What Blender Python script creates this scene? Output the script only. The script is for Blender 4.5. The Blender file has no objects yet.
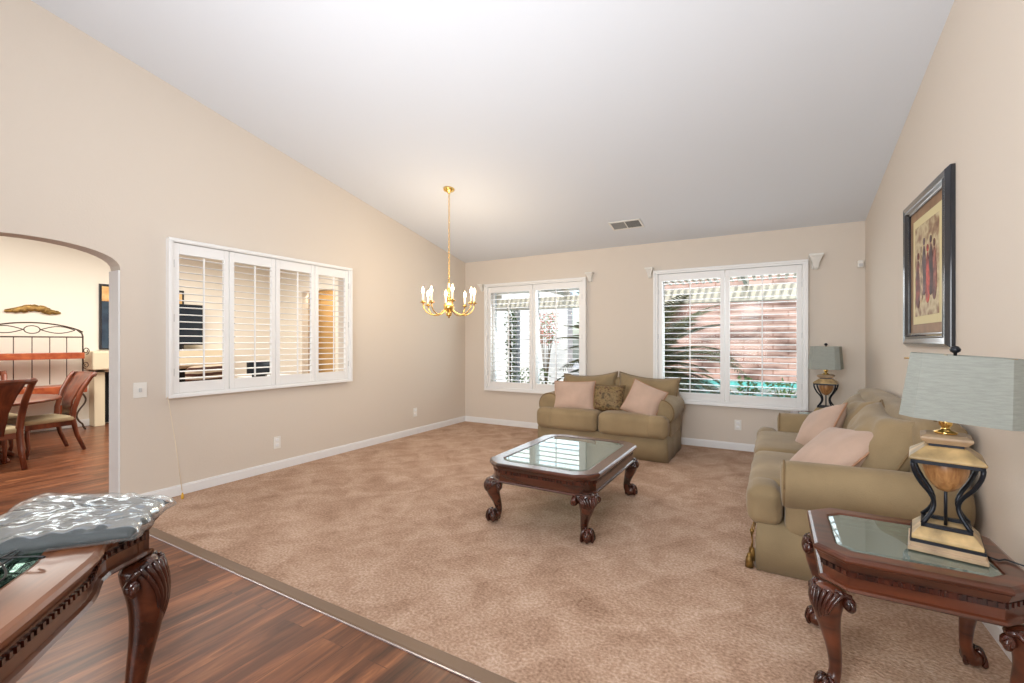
import bpy, bmesh, math, random
from math import sin, cos, pi, radians as R, atan2, sqrt
from mathutils import Vector, Matrix, noise
from mathutils.geometry import tessellate_polygon
random.seed(7)
C = bpy.context.scene.collection
S = bpy.context.scene
# ---------------------------------------------------------------- camera
cam_d = bpy.data.cameras.new('camera'); cam_d.sensor_width = 36; cam_d.lens = 455/1024*36
cam_d.clip_start = .02; cam_d.clip_end = 200
cam = bpy.data.objects.new('camera', cam_d); C.objects.link(cam)
cam.location = (0, 0, 1.23); cam.rotation_euler = (R(90), 0, math.atan(261/455))
S.camera = cam
# ---------------------------------------------------------------- colour management
vs = S.view_settings
S.display_settings.display_device = 'sRGB'
vs.view_transform = 'Standard'; vs.look = 'None'; vs.gamma = 1; vs.use_curve_mapping = False
vs.exposure = 0.74
# ---------------------------------------------------------------- sky, sun, daylight, added fill lights
w = bpy.data.worlds.new('sky'); S.world = w; w.use_nodes = True
nt = w.node_tree; nt.nodes.clear()
o_ = nt.nodes.new('ShaderNodeOutputWorld'); bg = nt.nodes.new('ShaderNodeBackground')
sk = nt.nodes.new('ShaderNodeTexSky'); sk.sky_type = 'NISHITA'; sk.sun_disc = False
sk.sun_elevation = R(52); sk.sun_rotation = R(200); sk.air_density = 1.0; sk.dust_density = 2.0
bg.inputs['Strength'].default_value = .22
nt.links.new(sk.outputs[0], bg.inputs[0]); nt.links.new(bg.outputs[0], o_.inputs[0])
def light(name, kind, loc, energy, color=(1, 1, 1), size=1, size_y=None, aim=None, angle=None):
    d = bpy.data.lights.new(name, kind); d.energy = energy; d.color = color
    if kind == 'AREA':
        d.size = size
        if size_y: d.shape = 'RECTANGLE'; d.size_y = size_y
    elif kind == 'POINT': d.shadow_soft_size = size
    elif kind == 'SUN': d.angle = R(angle or 1)
    o = bpy.data.objects.new(name, d); C.objects.link(o); o.location = loc
    if aim: o.rotation_euler = (Vector(aim) - Vector(loc)).to_track_quat('-Z', 'Y').to_euler()
    return o
light('sun', 'SUN', (2, -4, 12), 1.5, (1, .94, .85), aim=(-1.2, 9, 0), angle=1)
# area lights: added fills are noted on their lines, daylight at the back windows
light('front_fill_light', 'AREA', (-1.2, -2.6, 1.45), 60, (.93, .965, 1), 2.2, 1.8, aim=(-.6, 3, 1.0))  # added fill behind the camera; the front wall has no window
light('ceiling_bounce_fill', 'AREA', (-1.5, 1.0, 1.5), 23, (.94, .97, 1), 2.4, 1.8, aim=(-1.7, 2.8, 3.6))  # added unseen lamp aimed up, stands in for flash bounced off the ceiling
light('daylight_left_pane', 'AREA', (-2.93, 5.93, 1.35), 9, (.93, .97, 1), 1.4, 1.3, aim=(-2.7, 3, .3))
light('daylight_right_pane', 'AREA', (-.47, 5.93, 1.35), 10, (.93, .97, 1), 1.4, 1.3, aim=(-.5, 3, .3))
light('flash_fill_light', 'AREA', (-.45, -.2, 1.95), 19, (.93, .965, 1), .4, aim=(-1.2, 4, .9))  # added lamp standing in for the camera flash; no fixture hangs here
light('family_room_light', 'AREA', (-6.6, 3.2, 2.6), 70, (1, .96, .88), 2.2, 3.5, aim=(-6.6, 3.2, 0))
light('dining_room_light', 'AREA', (-6.0, 0.4, 2.4), 42, (1, .96, .88), 1.6, 1.6, aim=(-7.6, 2.0, .8))
light('hall_light', 'AREA', (-7.8, 5.9, 2.3), 9, (1, .9, .72), .5, .3, aim=(-7.8, 6.4, .9))

# ---------------------------------------------------------------- materials
def lin(c):
    return tuple(((v/255)/12.92 if v/255 <= .04045 else ((v/255+.055)/1.055)**2.4) for v in c) + (1,)
def mat(name, c, rough=.5, metal=0, spec=.5, bump=0, bscale=60, var=0, vscale=4, sheen=0, coat=0, emit=None, estr=0, stretch=None):
    m = bpy.data.materials.new(name); m.use_nodes = True; t = m.node_tree; b = t.nodes['Principled BSDF']
    b.inputs['Base Color'].default_value = lin(c); b.inputs['Roughness'].default_value = rough
    b.inputs['Metallic'].default_value = metal; b.inputs['Specular IOR Level'].default_value = spec
    if sheen: b.inputs['Sheen Weight'].default_value = sheen; b.inputs['Sheen Roughness'].default_value = .4
    if coat: b.inputs['Coat Weight'].default_value = coat; b.inputs['Coat Roughness'].default_value = .08
    if emit: b.inputs['Emission Color'].default_value = lin(emit); b.inputs['Emission Strength'].default_value = estr
    tc = t.nodes.new('ShaderNodeTexCoord'); mp = t.nodes.new('ShaderNodeMapping')
    t.links.new(tc.outputs['Object'], mp.inputs[0])
    if stretch: mp.inputs['Scale'].default_value = stretch
    if var:
        n = t.nodes.new('ShaderNodeTexNoise'); n.inputs['Scale'].default_value = vscale; n.inputs['Detail'].default_value = 5
        t.links.new(mp.outputs[0], n.inputs[0])
        r = t.nodes.new('ShaderNodeValToRGB'); cr = r.color_ramp
        cr.elements[0].position = .3; cr.elements[1].position = .7
        cr.elements[0].color = lin([max(0, v*(1-var)) for v in c]); cr.elements[1].color = lin([min(255, v*(1+var)) for v in c])
        t.links.new(n.outputs[0], r.inputs[0]); t.links.new(r.outputs[0], b.inputs['Base Color'])
    if bump:
        n = t.nodes.new('ShaderNodeTexNoise'); n.inputs['Scale'].default_value = bscale; n.inputs['Detail'].default_value = 3
        t.links.new(mp.outputs[0], n.inputs[0])
        bp = t.nodes.new('ShaderNodeBump'); bp.inputs['Strength'].default_value = bump; bp.inputs['Distance'].default_value = .01
        t.links.new(n.outputs[0], bp.inputs['Height']); t.links.new(bp.outputs[0], b.inputs['Normal'])
    return m
def wood(name, c1, c2, rough=.3, axis=0, scale=9, coat=.3):
    m = bpy.data.materials.new(name); m.use_nodes = True; t = m.node_tree; b = t.nodes['Principled BSDF']
    b.inputs['Roughness'].default_value = rough; b.inputs['Coat Weight'].default_value = coat; b.inputs['Coat Roughness'].default_value = .12
    tc = t.nodes.new('ShaderNodeTexCoord'); mp = t.nodes.new('ShaderNodeMapping')
    sc = [scale*1.0]*3; sc[axis] = scale*.12; mp.inputs['Scale'].default_value = sc
    n = t.nodes.new('ShaderNodeTexNoise'); n.inputs['Scale'].default_value = 2.4; n.inputs['Detail'].default_value = 8; n.inputs['Distortion'].default_value = .6
    r = t.nodes.new('ShaderNodeValToRGB'); r.color_ramp.elements[0].position = .32; r.color_ramp.elements[1].position = .68
    r.color_ramp.elements[0].color = lin(c1); r.color_ramp.elements[1].color = lin(c2)
    t.links.new(tc.outputs['Object'], mp.inputs[0]); t.links.new(mp.outputs[0], n.inputs[0]); t.links.new(n.outputs[0], r.inputs[0])
    t.links.new(r.outputs[0], b.inputs['Base Color'])
    return m
def plank_mat():
    m = bpy.data.materials.new('hardwood_planks'); m.use_nodes = True; t = m.node_tree; b = t.nodes['Principled BSDF']
    L = t.links.new
    tc = t.nodes.new('ShaderNodeTexCoord'); mp = t.nodes.new('ShaderNodeMapping'); mp.inputs['Rotation'].default_value = (0, 0, R(90))
    L(tc.outputs['Object'], mp.inputs[0])
    br = t.nodes.new('ShaderNodeTexBrick'); br.inputs['Scale'].default_value = 1; br.inputs['Brick Width'].default_value = 1.25; br.inputs['Row Height'].default_value = .125
    br.inputs['Mortar Size'].default_value = .0016; br.inputs['Color1'].default_value = (.2, .2, .2, 1); br.inputs['Color2'].default_value = (.8, .8, .8, 1); br.inputs['Mortar'].default_value = (0, 0, 0, 1)
    br.offset = .37
    L(mp.outputs[0], br.inputs[0])
    m2 = t.nodes.new('ShaderNodeMapping'); m2.inputs['Scale'].default_value = (11, 1.0, 1); L(tc.outputs['Object'], m2.inputs[0])
    ad = t.nodes.new('ShaderNodeVectorMath'); ad.operation = 'ADD'; L(m2.outputs[0], ad.inputs[0])
    sc = t.nodes.new('ShaderNodeVectorMath'); sc.operation = 'SCALE'; sc.inputs['Scale'].default_value = 9; L(br.outputs[0], sc.inputs[0]); L(sc.outputs[0], ad.inputs[1])
    n = t.nodes.new('ShaderNodeTexNoise'); n.inputs['Scale'].default_value = 1.6; n.inputs['Detail'].default_value = 9; n.inputs['Roughness'].default_value = .6; n.inputs['Distortion'].default_value = .8
    L(ad.outputs[0], n.inputs[0])
    r = t.nodes.new('ShaderNodeValToRGB'); e = r.color_ramp.elements
    e[0].position = .28; e[0].color = lin((62, 35, 24)); e[1].position = .74; e[1].color = lin((188, 124, 82))
    x = e.new(.45); x.color = lin((108, 64, 42)); x = e.new(.58); x.color = lin((140, 86, 56))
    L(n.outputs[0], r.inputs[0])
    mx = t.nodes.new('ShaderNodeMixRGB'); mx.blend_type = 'MULTIPLY'; mx.inputs[0].default_value = 1
    r2 = t.nodes.new('ShaderNodeMapRange'); r2.inputs[1].default_value = 0; r2.inputs[2].default_value = .8; r2.inputs[3].default_value = .62; r2.inputs[4].default_value = 1.08
    L(br.outputs[0], r2.inputs[0]); L(r.outputs[0], mx.inputs[1]); L(r2.outputs[0], mx.inputs[2]); L(mx.outputs[0], b.inputs['Base Color'])
    b.inputs['Roughness'].default_value = .3
    bp = t.nodes.new('ShaderNodeBump'); bp.inputs['Strength'].default_value = .12; bp.inputs['Distance'].default_value = .004
    L(n.outputs[0], bp.inputs['Height']); L(bp.outputs[0], b.inputs['Normal'])
    return m
def carpet_mat():
    m = bpy.data.materials.new('beige_carpet'); m.use_nodes = True; t = m.node_tree; b = t.nodes['Principled BSDF']
    L = t.links.new; tc = t.nodes.new('ShaderNodeTexCoord')
    b.inputs['Roughness'].default_value = .95; b.inputs['Specular IOR Level'].default_value = .1
    fine = t.nodes.new('ShaderNodeTexNoise'); fine.inputs['Scale'].default_value = 75; fine.inputs['Detail'].default_value = 3; L(tc.outputs['Object'], fine.inputs[0])
    mid = t.nodes.new('ShaderNodeTexNoise'); mid.inputs['Scale'].default_value = 4.5; mid.inputs['Distortion'].default_value = .8; mid.inputs['Detail'].default_value = 6; mid.inputs['Roughness'].default_value = .65; L(tc.outputs['Object'], mid.inputs[0])
    mp = t.nodes.new('ShaderNodeMapping'); mp.inputs['Rotation'].default_value = (0, 0, R(38)); L(tc.outputs['Object'], mp.inputs[0])
    wv = t.nodes.new('ShaderNodeTexWave'); wv.wave_profile = 'SAW'; wv.inputs['Scale'].default_value = 1.0; wv.inputs['Distortion'].default_value = 1.6; wv.inputs['Detail'].default_value = 2; wv.inputs['Detail Scale'].default_value = .8; L(mp.outputs[0], wv.inputs[0])
    r = t.nodes.new('ShaderNodeValToRGB'); e = r.color_ramp.elements
    e[0].position = .3; e[0].color = lin((142, 109, 88)); e[1].position = .70; e[1].color = lin((228, 202, 183))
    x = e.new(.5); x.color = lin((193, 161, 138))
    m1 = t.nodes.new('ShaderNodeMath'); m1.operation = 'MULTIPLY_ADD'; m1.inputs[1].default_value = .5; L(fine.outputs[0], m1.inputs[0])
    m2 = t.nodes.new('ShaderNodeMath'); m2.operation = 'MULTIPLY_ADD'; m2.inputs[1].default_value = .42; L(mid.outputs[0], m2.inputs[0])
    m3 = t.nodes.new('ShaderNodeMath'); m3.operation = 'MULTIPLY_ADD'; m3.inputs[1].default_value = .04; m3.inputs[2].default_value = -.005; L(wv.outputs[0], m3.inputs[0])
    mpb = t.nodes.new('ShaderNodeMapping'); mpb.inputs['Rotation'].default_value = (0, 0, R(-52)); L(tc.outputs['Object'], mpb.inputs[0]); wb = t.nodes.new('ShaderNodeTexWave'); wb.wave_profile = 'TRI'; wb.inputs['Scale'].default_value = .8; wb.inputs['Distortion'].default_value = 2.5; wb.inputs['Detail'].default_value = 3; wb.inputs['Detail Scale'].default_value = 1.5; L(mpb.outputs[0], wb.inputs[0]); m4 = t.nodes.new('ShaderNodeMath'); m4.operation = 'MULTIPLY_ADD'; m4.inputs[1].default_value = .035; L(wb.outputs[0], m4.inputs[0]); L(m3.outputs[0], m4.inputs[2]); L(m4.outputs[0], m2.inputs[2]); L(m2.outputs[0], m1.inputs[2]); L(m1.outputs[0], r.inputs[0]); L(r.outputs[0], b.inputs['Base Color'])
    bp = t.nodes.new('ShaderNodeBump'); bp.inputs['Strength'].default_value = .6; bp.inputs['Distance'].default_value = .012
    L(fine.outputs[0], bp.inputs['Height']); L(bp.outputs[0], b.inputs['Normal'])
    return m
def glass_mat(name, tint=(235, 250, 245), ior=1.5, bias=0.0, body=None, bodyf=0):
    m = bpy.data.materials.new(name); m.use_nodes = True; t = m.node_tree; t.nodes.clear(); L = t.links.new
    o = t.nodes.new('ShaderNodeOutputMaterial'); mx = t.nodes.new('ShaderNodeMixShader')
    tr = t.nodes.new('ShaderNodeBsdfTransparent'); tr.inputs[0].default_value = lin(tint)
    gl = t.nodes.new('ShaderNodeBsdfGlossy'); gl.inputs['Roughness'].default_value = .015; gl.inputs[0].default_value = (.92, 1, .97, 1)
    fr = t.nodes.new('ShaderNodeFresnel'); fr.inputs[0].default_value = ior
    ad = t.nodes.new('ShaderNodeMath'); ad.operation = 'ADD'; ad.inputs[1].default_value = bias; ad.use_clamp = True
    L(fr.outputs[0], ad.inputs[0]); L(ad.outputs[0], mx.inputs[0]); L(gl.outputs[0], mx.inputs[2])
    if body:
        d = t.nodes.new('ShaderNodeBsdfDiffuse'); d.inputs[0].default_value = lin(body); m2 = t.nodes.new('ShaderNodeMixShader'); m2.inputs[0].default_value = bodyf
        L(tr.outputs[0], m2.inputs[1]); L(d.outputs[0], m2.inputs[2]); L(m2.outputs[0], mx.inputs[1])
    else: L(tr.outputs[0], mx.inputs[1])
    L(mx.outputs[0], o.inputs[0])
    return m
def art_mat(name, cols, scale=3, seed=0, stretch=(1, 1, 1)):
    m = bpy.data.materials.new(name); m.use_nodes = True; t = m.node_tree; b = t.nodes['Principled BSDF']
    b.inputs['Roughness'].default_value = .6
    tc = t.nodes.new('ShaderNodeTexCoord'); mp = t.nodes.new('ShaderNodeMapping'); mp.inputs['Location'].default_value = (seed, seed, seed); mp.inputs['Scale'].default_value = stretch
    n = t.nodes.new('ShaderNodeTexNoise'); n.inputs['Scale'].default_value = scale; n.inputs['Detail'].default_value = 6
    r = t.nodes.new('ShaderNodeValToRGB'); e = r.color_ramp.elements
    e[0].position = .3; e[0].color = lin(cols[0]); e[1].position = .7; e[1].color = lin(cols[-1])
    for i, c in enumerate(cols[1:-1]):
        x = e.new(.3+.4*(i+1)/(len(cols)-1)); x.color = lin(c)
    t.links.new(tc.outputs['Object'], mp.inputs[0]); t.links.new(mp.outputs[0], n.inputs[0]); t.links.new(n.outputs[0], r.inputs[0]); t.links.new(r.outputs[0], b.inputs['Base Color'])
    return m
M = dict(
    wall=mat('painted_wall', (222, 211, 198), .85, spec=.2, bump=.08, bscale=90),
    far_wall=mat('cream_wall', (237, 230, 217), .85, spec=.2),
    tan_wall=mat('tan_wall', (214, 176, 120), .85, spec=.2),
    ceiling=mat('white_ceiling', (226, 230, 236), .9, spec=.1, bump=.05, bscale=120),
    trim=mat('white_trim', (240, 240, 240), .35),
    shutter=mat('shutter_white', (243, 243, 242), .35),
    hinge=mat('painted_hinge', (205, 206, 206), .4),
    plastic=mat('white_plastic', (238, 236, 230), .4),
    carpet=carpet_mat(), planks=plank_mat(),
    strip=mat('grey_transition', (128, 104, 84), .45), silver=mat('silver_strip', (225, 220, 225), .25, metal=.7),
    pane=glass_mat('window_pane', (250, 253, 253), 1.12), table_glass=glass_mat('table_glass', (205, 232, 222), 1.75, .06, (176, 192, 180), .34),  # green-grey table glass; its diffuse share also stands in for pale reflected light
    
    mahog=wood('mahogany', (40, 17, 10), (92, 46, 28), .25, 0, 7, .5),
    mahog_red=wood('red_mahogany', (50, 22, 13), (108, 56, 34), .28, 0, 7, .4),
    console=wood('console_wood', (74, 38, 22), (124, 76, 48), .28, 0, 7, .4),
    darkwood=wood('dark_carved_wood', (34, 12, 8), (82, 36, 22), .25, 2, 10, .5),
    dining=wood('dining_wood', (80, 34, 20), (134, 68, 42), .3, 2, 6, .4),
    rack_wood=wood('rack_wood', (146, 60, 28), (182, 94, 52), .4, 1, 6, .2),
    sofa=mat('olive_tan_upholstery', (152, 132, 101), .9, spec=.12, sheen=.2, bump=.25, bscale=160, var=.09, vscale=3.2),
    sofa_dark=mat('skirt_upholstery', (144, 126, 97), .92, spec=.12, sheen=.2, bump=.25, bscale=160, var=.08, vscale=3),
    welt=mat('tan_piping', (128, 104, 72), .9),
    pink=mat('dusty_pink_fabric', (196, 168, 150), .9, sheen=.2, bump=.3, bscale=200, var=.05, vscale=5),
    pinkwelt=mat('brown_pink_trim', (178, 134, 104), .9),
    brocade=art_mat('brocade', [(70, 56, 34), (104, 84, 52), (140, 116, 74), (84, 52, 34), (112, 96, 58)], 22, 3),
    brass=mat('polished_brass', (240, 200, 118), .2, metal=1), gold_dull=mat('aged_gold', (140, 110, 60), .45, metal=.6, var=.25, vscale=25),
    iron=mat('dark_iron', (30, 34, 42), .35, metal=.4), rust_iron=mat('brown_iron', (72, 54, 44), .5, metal=.4),
    rib_wood=wood('ribbed_wood', (140, 92, 52), (196, 146, 92), .4, 2, 24, .1),
    lampstone=mat('marbled_gold_wood', (176, 150, 106), .4, var=.25, vscale=14), lampcap=mat('taupe_lamp_cap', (172, 146, 116), .4, var=.15, vscale=10),
    shade=mat('grey_linen_shade', (158, 162, 155), .9, spec=.1, bump=.3, bscale=140, var=.04, vscale=30, stretch=(1, 1, 8)),
    candle=mat('candle_sleeve', (245, 238, 220), .6, emit=(255, 225, 170), estr=.35), bulb=mat('lit_bulb', (255, 240, 210), .3, emit=(255, 226, 170), estr=14),
    frame=mat('blue_black_frame', (18, 26, 38), .15, coat=1), gold_mat=mat('bronze_mat', (150, 116, 84), .6, var=.1, vscale=8), cream_mat=mat('cream_mat', (222, 208, 160), .7),
    bag=None, cloth_dark=mat('black_cloth', (28, 33, 36), .8, bump=.5, bscale=14), black=mat('black_plastic', (14, 15, 17), .35),
    upholst=mat('cream_seat', (190, 172, 138), .9, var=.06), vent_dark=mat('vent_shadow', (58, 56, 52), .7),
    vent_mid=mat('vent_louver_grey', (150, 148, 144), .6),
    cord=mat('ivory_cord', (236, 222, 200), .6), yellow=mat('yellow_tip', (226, 176, 66), .5),
    stucco=mat('cream_stucco', (246, 238, 220), .9, bump=.4, bscale=30), patio_white=mat('patio_white', (214, 212, 206), .8),
    patio=mat('patio_concrete', (196, 188, 178), .8, var=.08), pool=mat('pool_water', (96, 190, 180), .06, var=.12, vscale=2.5),
    pool_tile=mat('pool_tile', (108, 176, 168), .3, var=.15, vscale=20),
    palm_leaf=mat('palm_leaf', (112, 110, 76), .55, var=.3, vscale=3), palm_trunk=mat('palm_trunk', (112, 86, 60), .9, var=.3, vscale=18, bump=.8, bscale=16),
    leaf=mat('shrub_leaf', (98, 122, 66), .6, var=.35, vscale=6), stem=mat('stem', (110, 90, 62), .8),
    red=mat('red_bloom', (216, 138, 118), .7), mantel=mat('mantel_stone', (222, 208, 180), .8), firebox=mat('firebox_black', (22, 22, 24), .9),
    screen=mat('dark_screen', (24, 36, 48), .12), stripe=None,
)
def rock_mat():
    m = bpy.data.materials.new('red_rock_wall'); m.use_nodes = True; t = m.node_tree; b = t.nodes['Principled BSDF']; L = t.links.new
    b.inputs['Roughness'].default_value = .9
    tc = t.nodes.new('ShaderNodeTexCoord'); mp = t.nodes.new('ShaderNodeMapping'); mp.inputs['Rotation'].default_value = (R(90), 0, 0); L(tc.outputs['Object'], mp.inputs[0])
    br = t.nodes.new('ShaderNodeTexBrick'); br.inputs['Scale'].default_value = 1; br.inputs['Brick Width'].default_value = .7; br.inputs['Row Height'].default_value = .17
    br.inputs['Color1'].default_value = lin((214, 180, 166)); br.inputs['Color2'].default_value = lin((198, 162, 147)); br.inputs['Mortar'].default_value = lin((172, 132, 116)); br.inputs['Mortar Size'].default_value = .02
    L(mp.outputs[0], br.inputs[0])
    n = t.nodes.new('ShaderNodeTexNoise'); n.inputs['Scale'].default_value = 1.0; n.inputs['Detail'].default_value = 8; m_ = t.nodes.new('ShaderNodeMapping'); m_.inputs['Scale'].default_value = (1, 1, 3.2); L(tc.outputs['Object'], m_.inputs[0]); L(m_.outputs[0], n.inputs[0])
    r = t.nodes.new('ShaderNodeValToRGB'); e = r.color_ramp.elements; e[0].position = .38; e[0].color = (.24, .19, .17, 1); e[1].position = .56; e[1].color = (1.0, .97, .95, 1); L(n.outputs[0], r.inputs[0])  # dark horizontal noise bands: rocky mottling plus lattice shade painted into the colour
    mx = t.nodes.new('ShaderNodeMixRGB'); mx.blend_type = 'MULTIPLY'; mx.inputs[0].default_value = .9
    L(br.outputs[0], mx.inputs[1]); L(r.outputs[0], mx.inputs[2]); L(mx.outputs[0], b.inputs['Base Color'])
    return m
M['rock'] = rock_mat()
def bag_mat():
    m = bpy.data.materials.new('clear_film'); m.use_nodes = True; t = m.node_tree; t.nodes.clear(); L = t.links.new
    o = t.nodes.new('ShaderNodeOutputMaterial'); mx = t.nodes.new('ShaderNodeMixShader'); m2 = t.nodes.new('ShaderNodeMixShader')
    tr = t.nodes.new('ShaderNodeBsdfTransparent'); gl = t.nodes.new('ShaderNodeBsdfGlossy'); gl.inputs['Roughness'].default_value = .16; gl.inputs[0].default_value = (.8, .9, 1, 1)
    df = t.nodes.new('ShaderNodeBsdfDiffuse'); df.inputs[0].default_value = lin((206, 214, 214))
    fr = t.nodes.new('ShaderNodeFresnel'); fr.inputs[0].default_value = 1.2
    tc = t.nodes.new('ShaderNodeTexCoord'); n = t.nodes.new('ShaderNodeTexNoise'); n.inputs['Scale'].default_value = 6; n.inputs['Detail'].default_value = 2; n.inputs['Distortion'].default_value = 1.4; L(tc.outputs['Object'], n.inputs[0])
    bp = t.nodes.new('ShaderNodeBump'); bp.inputs['Strength'].default_value = .6; bp.inputs['Distance'].default_value = .03; L(n.outputs[0], bp.inputs['Height'])
    L(bp.outputs[0], gl.inputs['Normal'])
    m2.inputs[0].default_value = .08; L(tr.outputs[0], m2.inputs[1]); L(df.outputs[0], m2.inputs[2])
    hf = t.nodes.new('ShaderNodeMath'); hf.operation = 'MULTIPLY'; hf.inputs[1].default_value = .5; L(fr.outputs[0], hf.inputs[0]); L(hf.outputs[0], mx.inputs[0]); L(m2.outputs[0], mx.inputs[1]); L(gl.outputs[0], mx.inputs[2]); L(mx.outputs[0], o.inputs[0])
    return m
M['bag'] = bag_mat()
def stripe_mat():
    m = bpy.data.materials.new('striped_fabric'); m.use_nodes = True; t = m.node_tree; b = t.nodes['Principled BSDF']; L = t.links.new
    tc = t.nodes.new('ShaderNodeTexCoord'); wv = t.nodes.new('ShaderNodeTexWave'); wv.inputs['Scale'].default_value = 5; wv.inputs['Distortion'].default_value = 1.2; wv.bands_direction = 'Z'
    r = t.nodes.new('ShaderNodeValToRGB'); e = r.color_ramp.elements; e[0].color = lin((78, 44, 32)); e[1].color = lin((206, 186, 160)); e[0].position = .4; e[1].position = .6
    L(tc.outputs['Object'], wv.inputs[0]); L(wv.outputs[0], r.inputs[0]); L(r.outputs[0], b.inputs['Base Color']); b.inputs['Roughness'].default_value = .9
    return m
M['stripe'] = stripe_mat()

# ---------------------------------------------------------------- mesh helpers
class MB:
    def __init__(s): s.v = []; s.f = []; s.sm = []; s.M = Matrix.Identity(4)
    def add(s, vs_, fs, smooth=True):
        n = len(s.v); s.v += [tuple(s.M @ Vector(p)) for p in vs_]
        for f in fs: s.f.append([i+n for i in f]); s.sm.append(smooth)
        return s
    def box(s, c, d, rz=0):
        x, y, z = [k/2 for k in d]; P = []
        for sx, sy, sz in ((-1, -1, -1), (1, -1, -1), (1, 1, -1), (-1, 1, -1), (-1, -1, 1), (1, -1, 1), (1, 1, 1), (-1, 1, 1)):
            a, b = sx*x, sy*y; P.append((c[0]+a*cos(rz)-b*sin(rz), c[1]+a*sin(rz)+b*cos(rz), c[2]+sz*z))
        return s.add(P, [(0, 3, 2, 1), (4, 5, 6, 7), (0, 1, 5, 4), (1, 2, 6, 5), (2, 3, 7, 6), (3, 0, 4, 7)], False)
    def tube(s, pts, r, n=10, cap=True, flat=1):
        pts = [Vector(p) for p in pts]; k = len(pts); rs = r if isinstance(r, (list, tuple)) else [r]*k
        t0 = (pts[1]-pts[0]).normalized(); u = t0.orthogonal().normalized(); V = []
        for i in range(k):
            t = (pts[min(i+1, k-1)]-pts[max(i-1, 0)])
            t = t.normalized() if t.length > 1e-9 else t0
            u = (u-t*u.dot(t)); u = u.normalized() if u.length > 1e-6 else t.orthogonal().normalized()
            b = t.cross(u)
            for j in range(n):
                a = 2*pi*j/n; V.append(pts[i]+u*cos(a)*rs[i]+b*sin(a)*rs[i]*flat)
        F = [(i*n+j, i*n+(j+1) % n, (i+1)*n+(j+1) % n, (i+1)*n+j) for i in range(k-1) for j in range(n)]
        if cap: F += [tuple(range(n-1, -1, -1)), tuple((k-1)*n+j for j in range(n))]
        return s.add(V, F)
    def lathe(s, prof, c=(0, 0, 0), n=20, smooth=True):
        V = [(c[0]+r*cos(2*pi*j/n), c[1]+r*sin(2*pi*j/n), c[2]+z) for r, z in prof for j in range(n)]; k = len(prof)
        F = [(i*n+j, i*n+(j+1) % n, (i+1)*n+(j+1) % n, (i+1)*n+j) for i in range(k-1) for j in range(n)]
        F += [tuple(range(n-1, -1, -1)), tuple((k-1)*n+j for j in range(n))]
        return s.add(V, F, smooth)
    def loft(s, rings, cap=True, loop=False, smooth=False):
        n = len(rings[0]); k = len(rings); V = [p for r in rings for p in r]
        rng = range(k) if loop else range(k-1)
        F = [(i*n+j, i*n+(j+1) % n, ((i+1) % k)*n+(j+1) % n, ((i+1) % k)*n+j) for i in rng for j in range(n)]
        if cap and not loop: F += [tuple(range(n-1, -1, -1)), tuple((k-1)*n+j for j in range(n))]
        return s.add(V, F, smooth)
    def sphere(s, c, r, n=12, sc=(1, 1, 1)):
        k = n//2+1; V = []; F = []
        for i in range(k):
            a = pi*i/(k-1)
            for j in range(n):
                b = 2*pi*j/n; V.append((c[0]+r*sc[0]*sin(a)*cos(b), c[1]+r*sc[1]*sin(a)*sin(b), c[2]-r*sc[2]*cos(a)))
        for i in range(k-1):
            for j in range(n): F.append((i*n+j, i*n+(j+1) % n, (i+1)*n+(j+1) % n, (i+1)*n+j))
        return s.add(V, F)
    def wallpoly(s, outer, holes, fn, t):
        """outer and holes: 2-D loops; fn(a,b,k)->3-D point with k in {0,1} for the two faces"""
        loops = [outer]+holes; tri = tessellate_polygon([[Vector((p[0], p[1], 0)) for p in l] for l in loops])
        flat = [p for l in loops for p in l]; n = len(flat)
        V = [fn(p[0], p[1], 0) for p in flat]+[fn(p[0], p[1], t) for p in flat]
        F = [tuple(a) for a in tri]+[(a[2]+n, a[1]+n, a[0]+n) for a in tri]; o = 0
        for l in loops:
            m = len(l); F += [(o+j, o+(j+1) % m, n+o+(j+1) % m, n+o+j) for j in range(m)]; o += m
        return s.add(V, F, False)
    def rbox(s, c, d, r, puff=(0, 0, 0), n=14, mtx=None, wr=0, seed=0):
        """soft box with rounded edges; puff bulges each pair of faces"""
        h = [k/2 for k in d]; V = []; F = []; idx = {}
        def pt(p):
            q = []
            for i in range(3):
                a = abs(p[i]); hi = h[i]; q.append(math.copysign(hi*a, p[i]))
            inn = [max(-(h[i]-r), min(h[i]-r, q[i])) for i in range(3)]
            dv = Vector([q[i]-inn[i] for i in range(3)])
            if dv.length > 1e-9:
                m_ = max(abs(x) for x in dv); dv = dv.normalized()*min(r, m_) if m_ < r else dv.normalized()*r
            v = Vector(inn)+dv
            for i in range(3):
                if puff[i]:
                    a, b = (i+1) % 3, (i+2) % 3
                    v[i] += puff[i]*(p[i])*(1-p[a]**2)*(1-p[b]**2)
            if wr:
                q_ = Vector(c)*3+v*6+Vector((seed, 0, seed)); v += v.normalized()*wr*noise.noise(q_)
            return v
        e = [-1+2*i/n for i in range(n+1)]
        e = [math.copysign(abs(x)**.75, x) for x in e]
        for ax in range(3):
            for sg in (-1, 1):
                for i in range(n):
                    for j in range(n):
                        qd = []
                        for a, b in ((i, j), (i+1, j), (i+1, j+1), (i, j+1)):
                            p = [0, 0, 0]; p[ax] = sg; p[(ax+1) % 3] = e[a]; p[(ax+2) % 3] = e[b]
                            k = tuple(round(x, 5) for x in p)
                            if k not in idx: idx[k] = len(V); V.append(pt(p))
                            qd.append(idx[k])
                        F.append(tuple(qd) if sg > 0 else tuple(reversed(qd)))
        Mx = Matrix.Translation(c) @ (mtx or Matrix.Identity(4))
        return s.add([Mx @ v for v in V], F)
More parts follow.
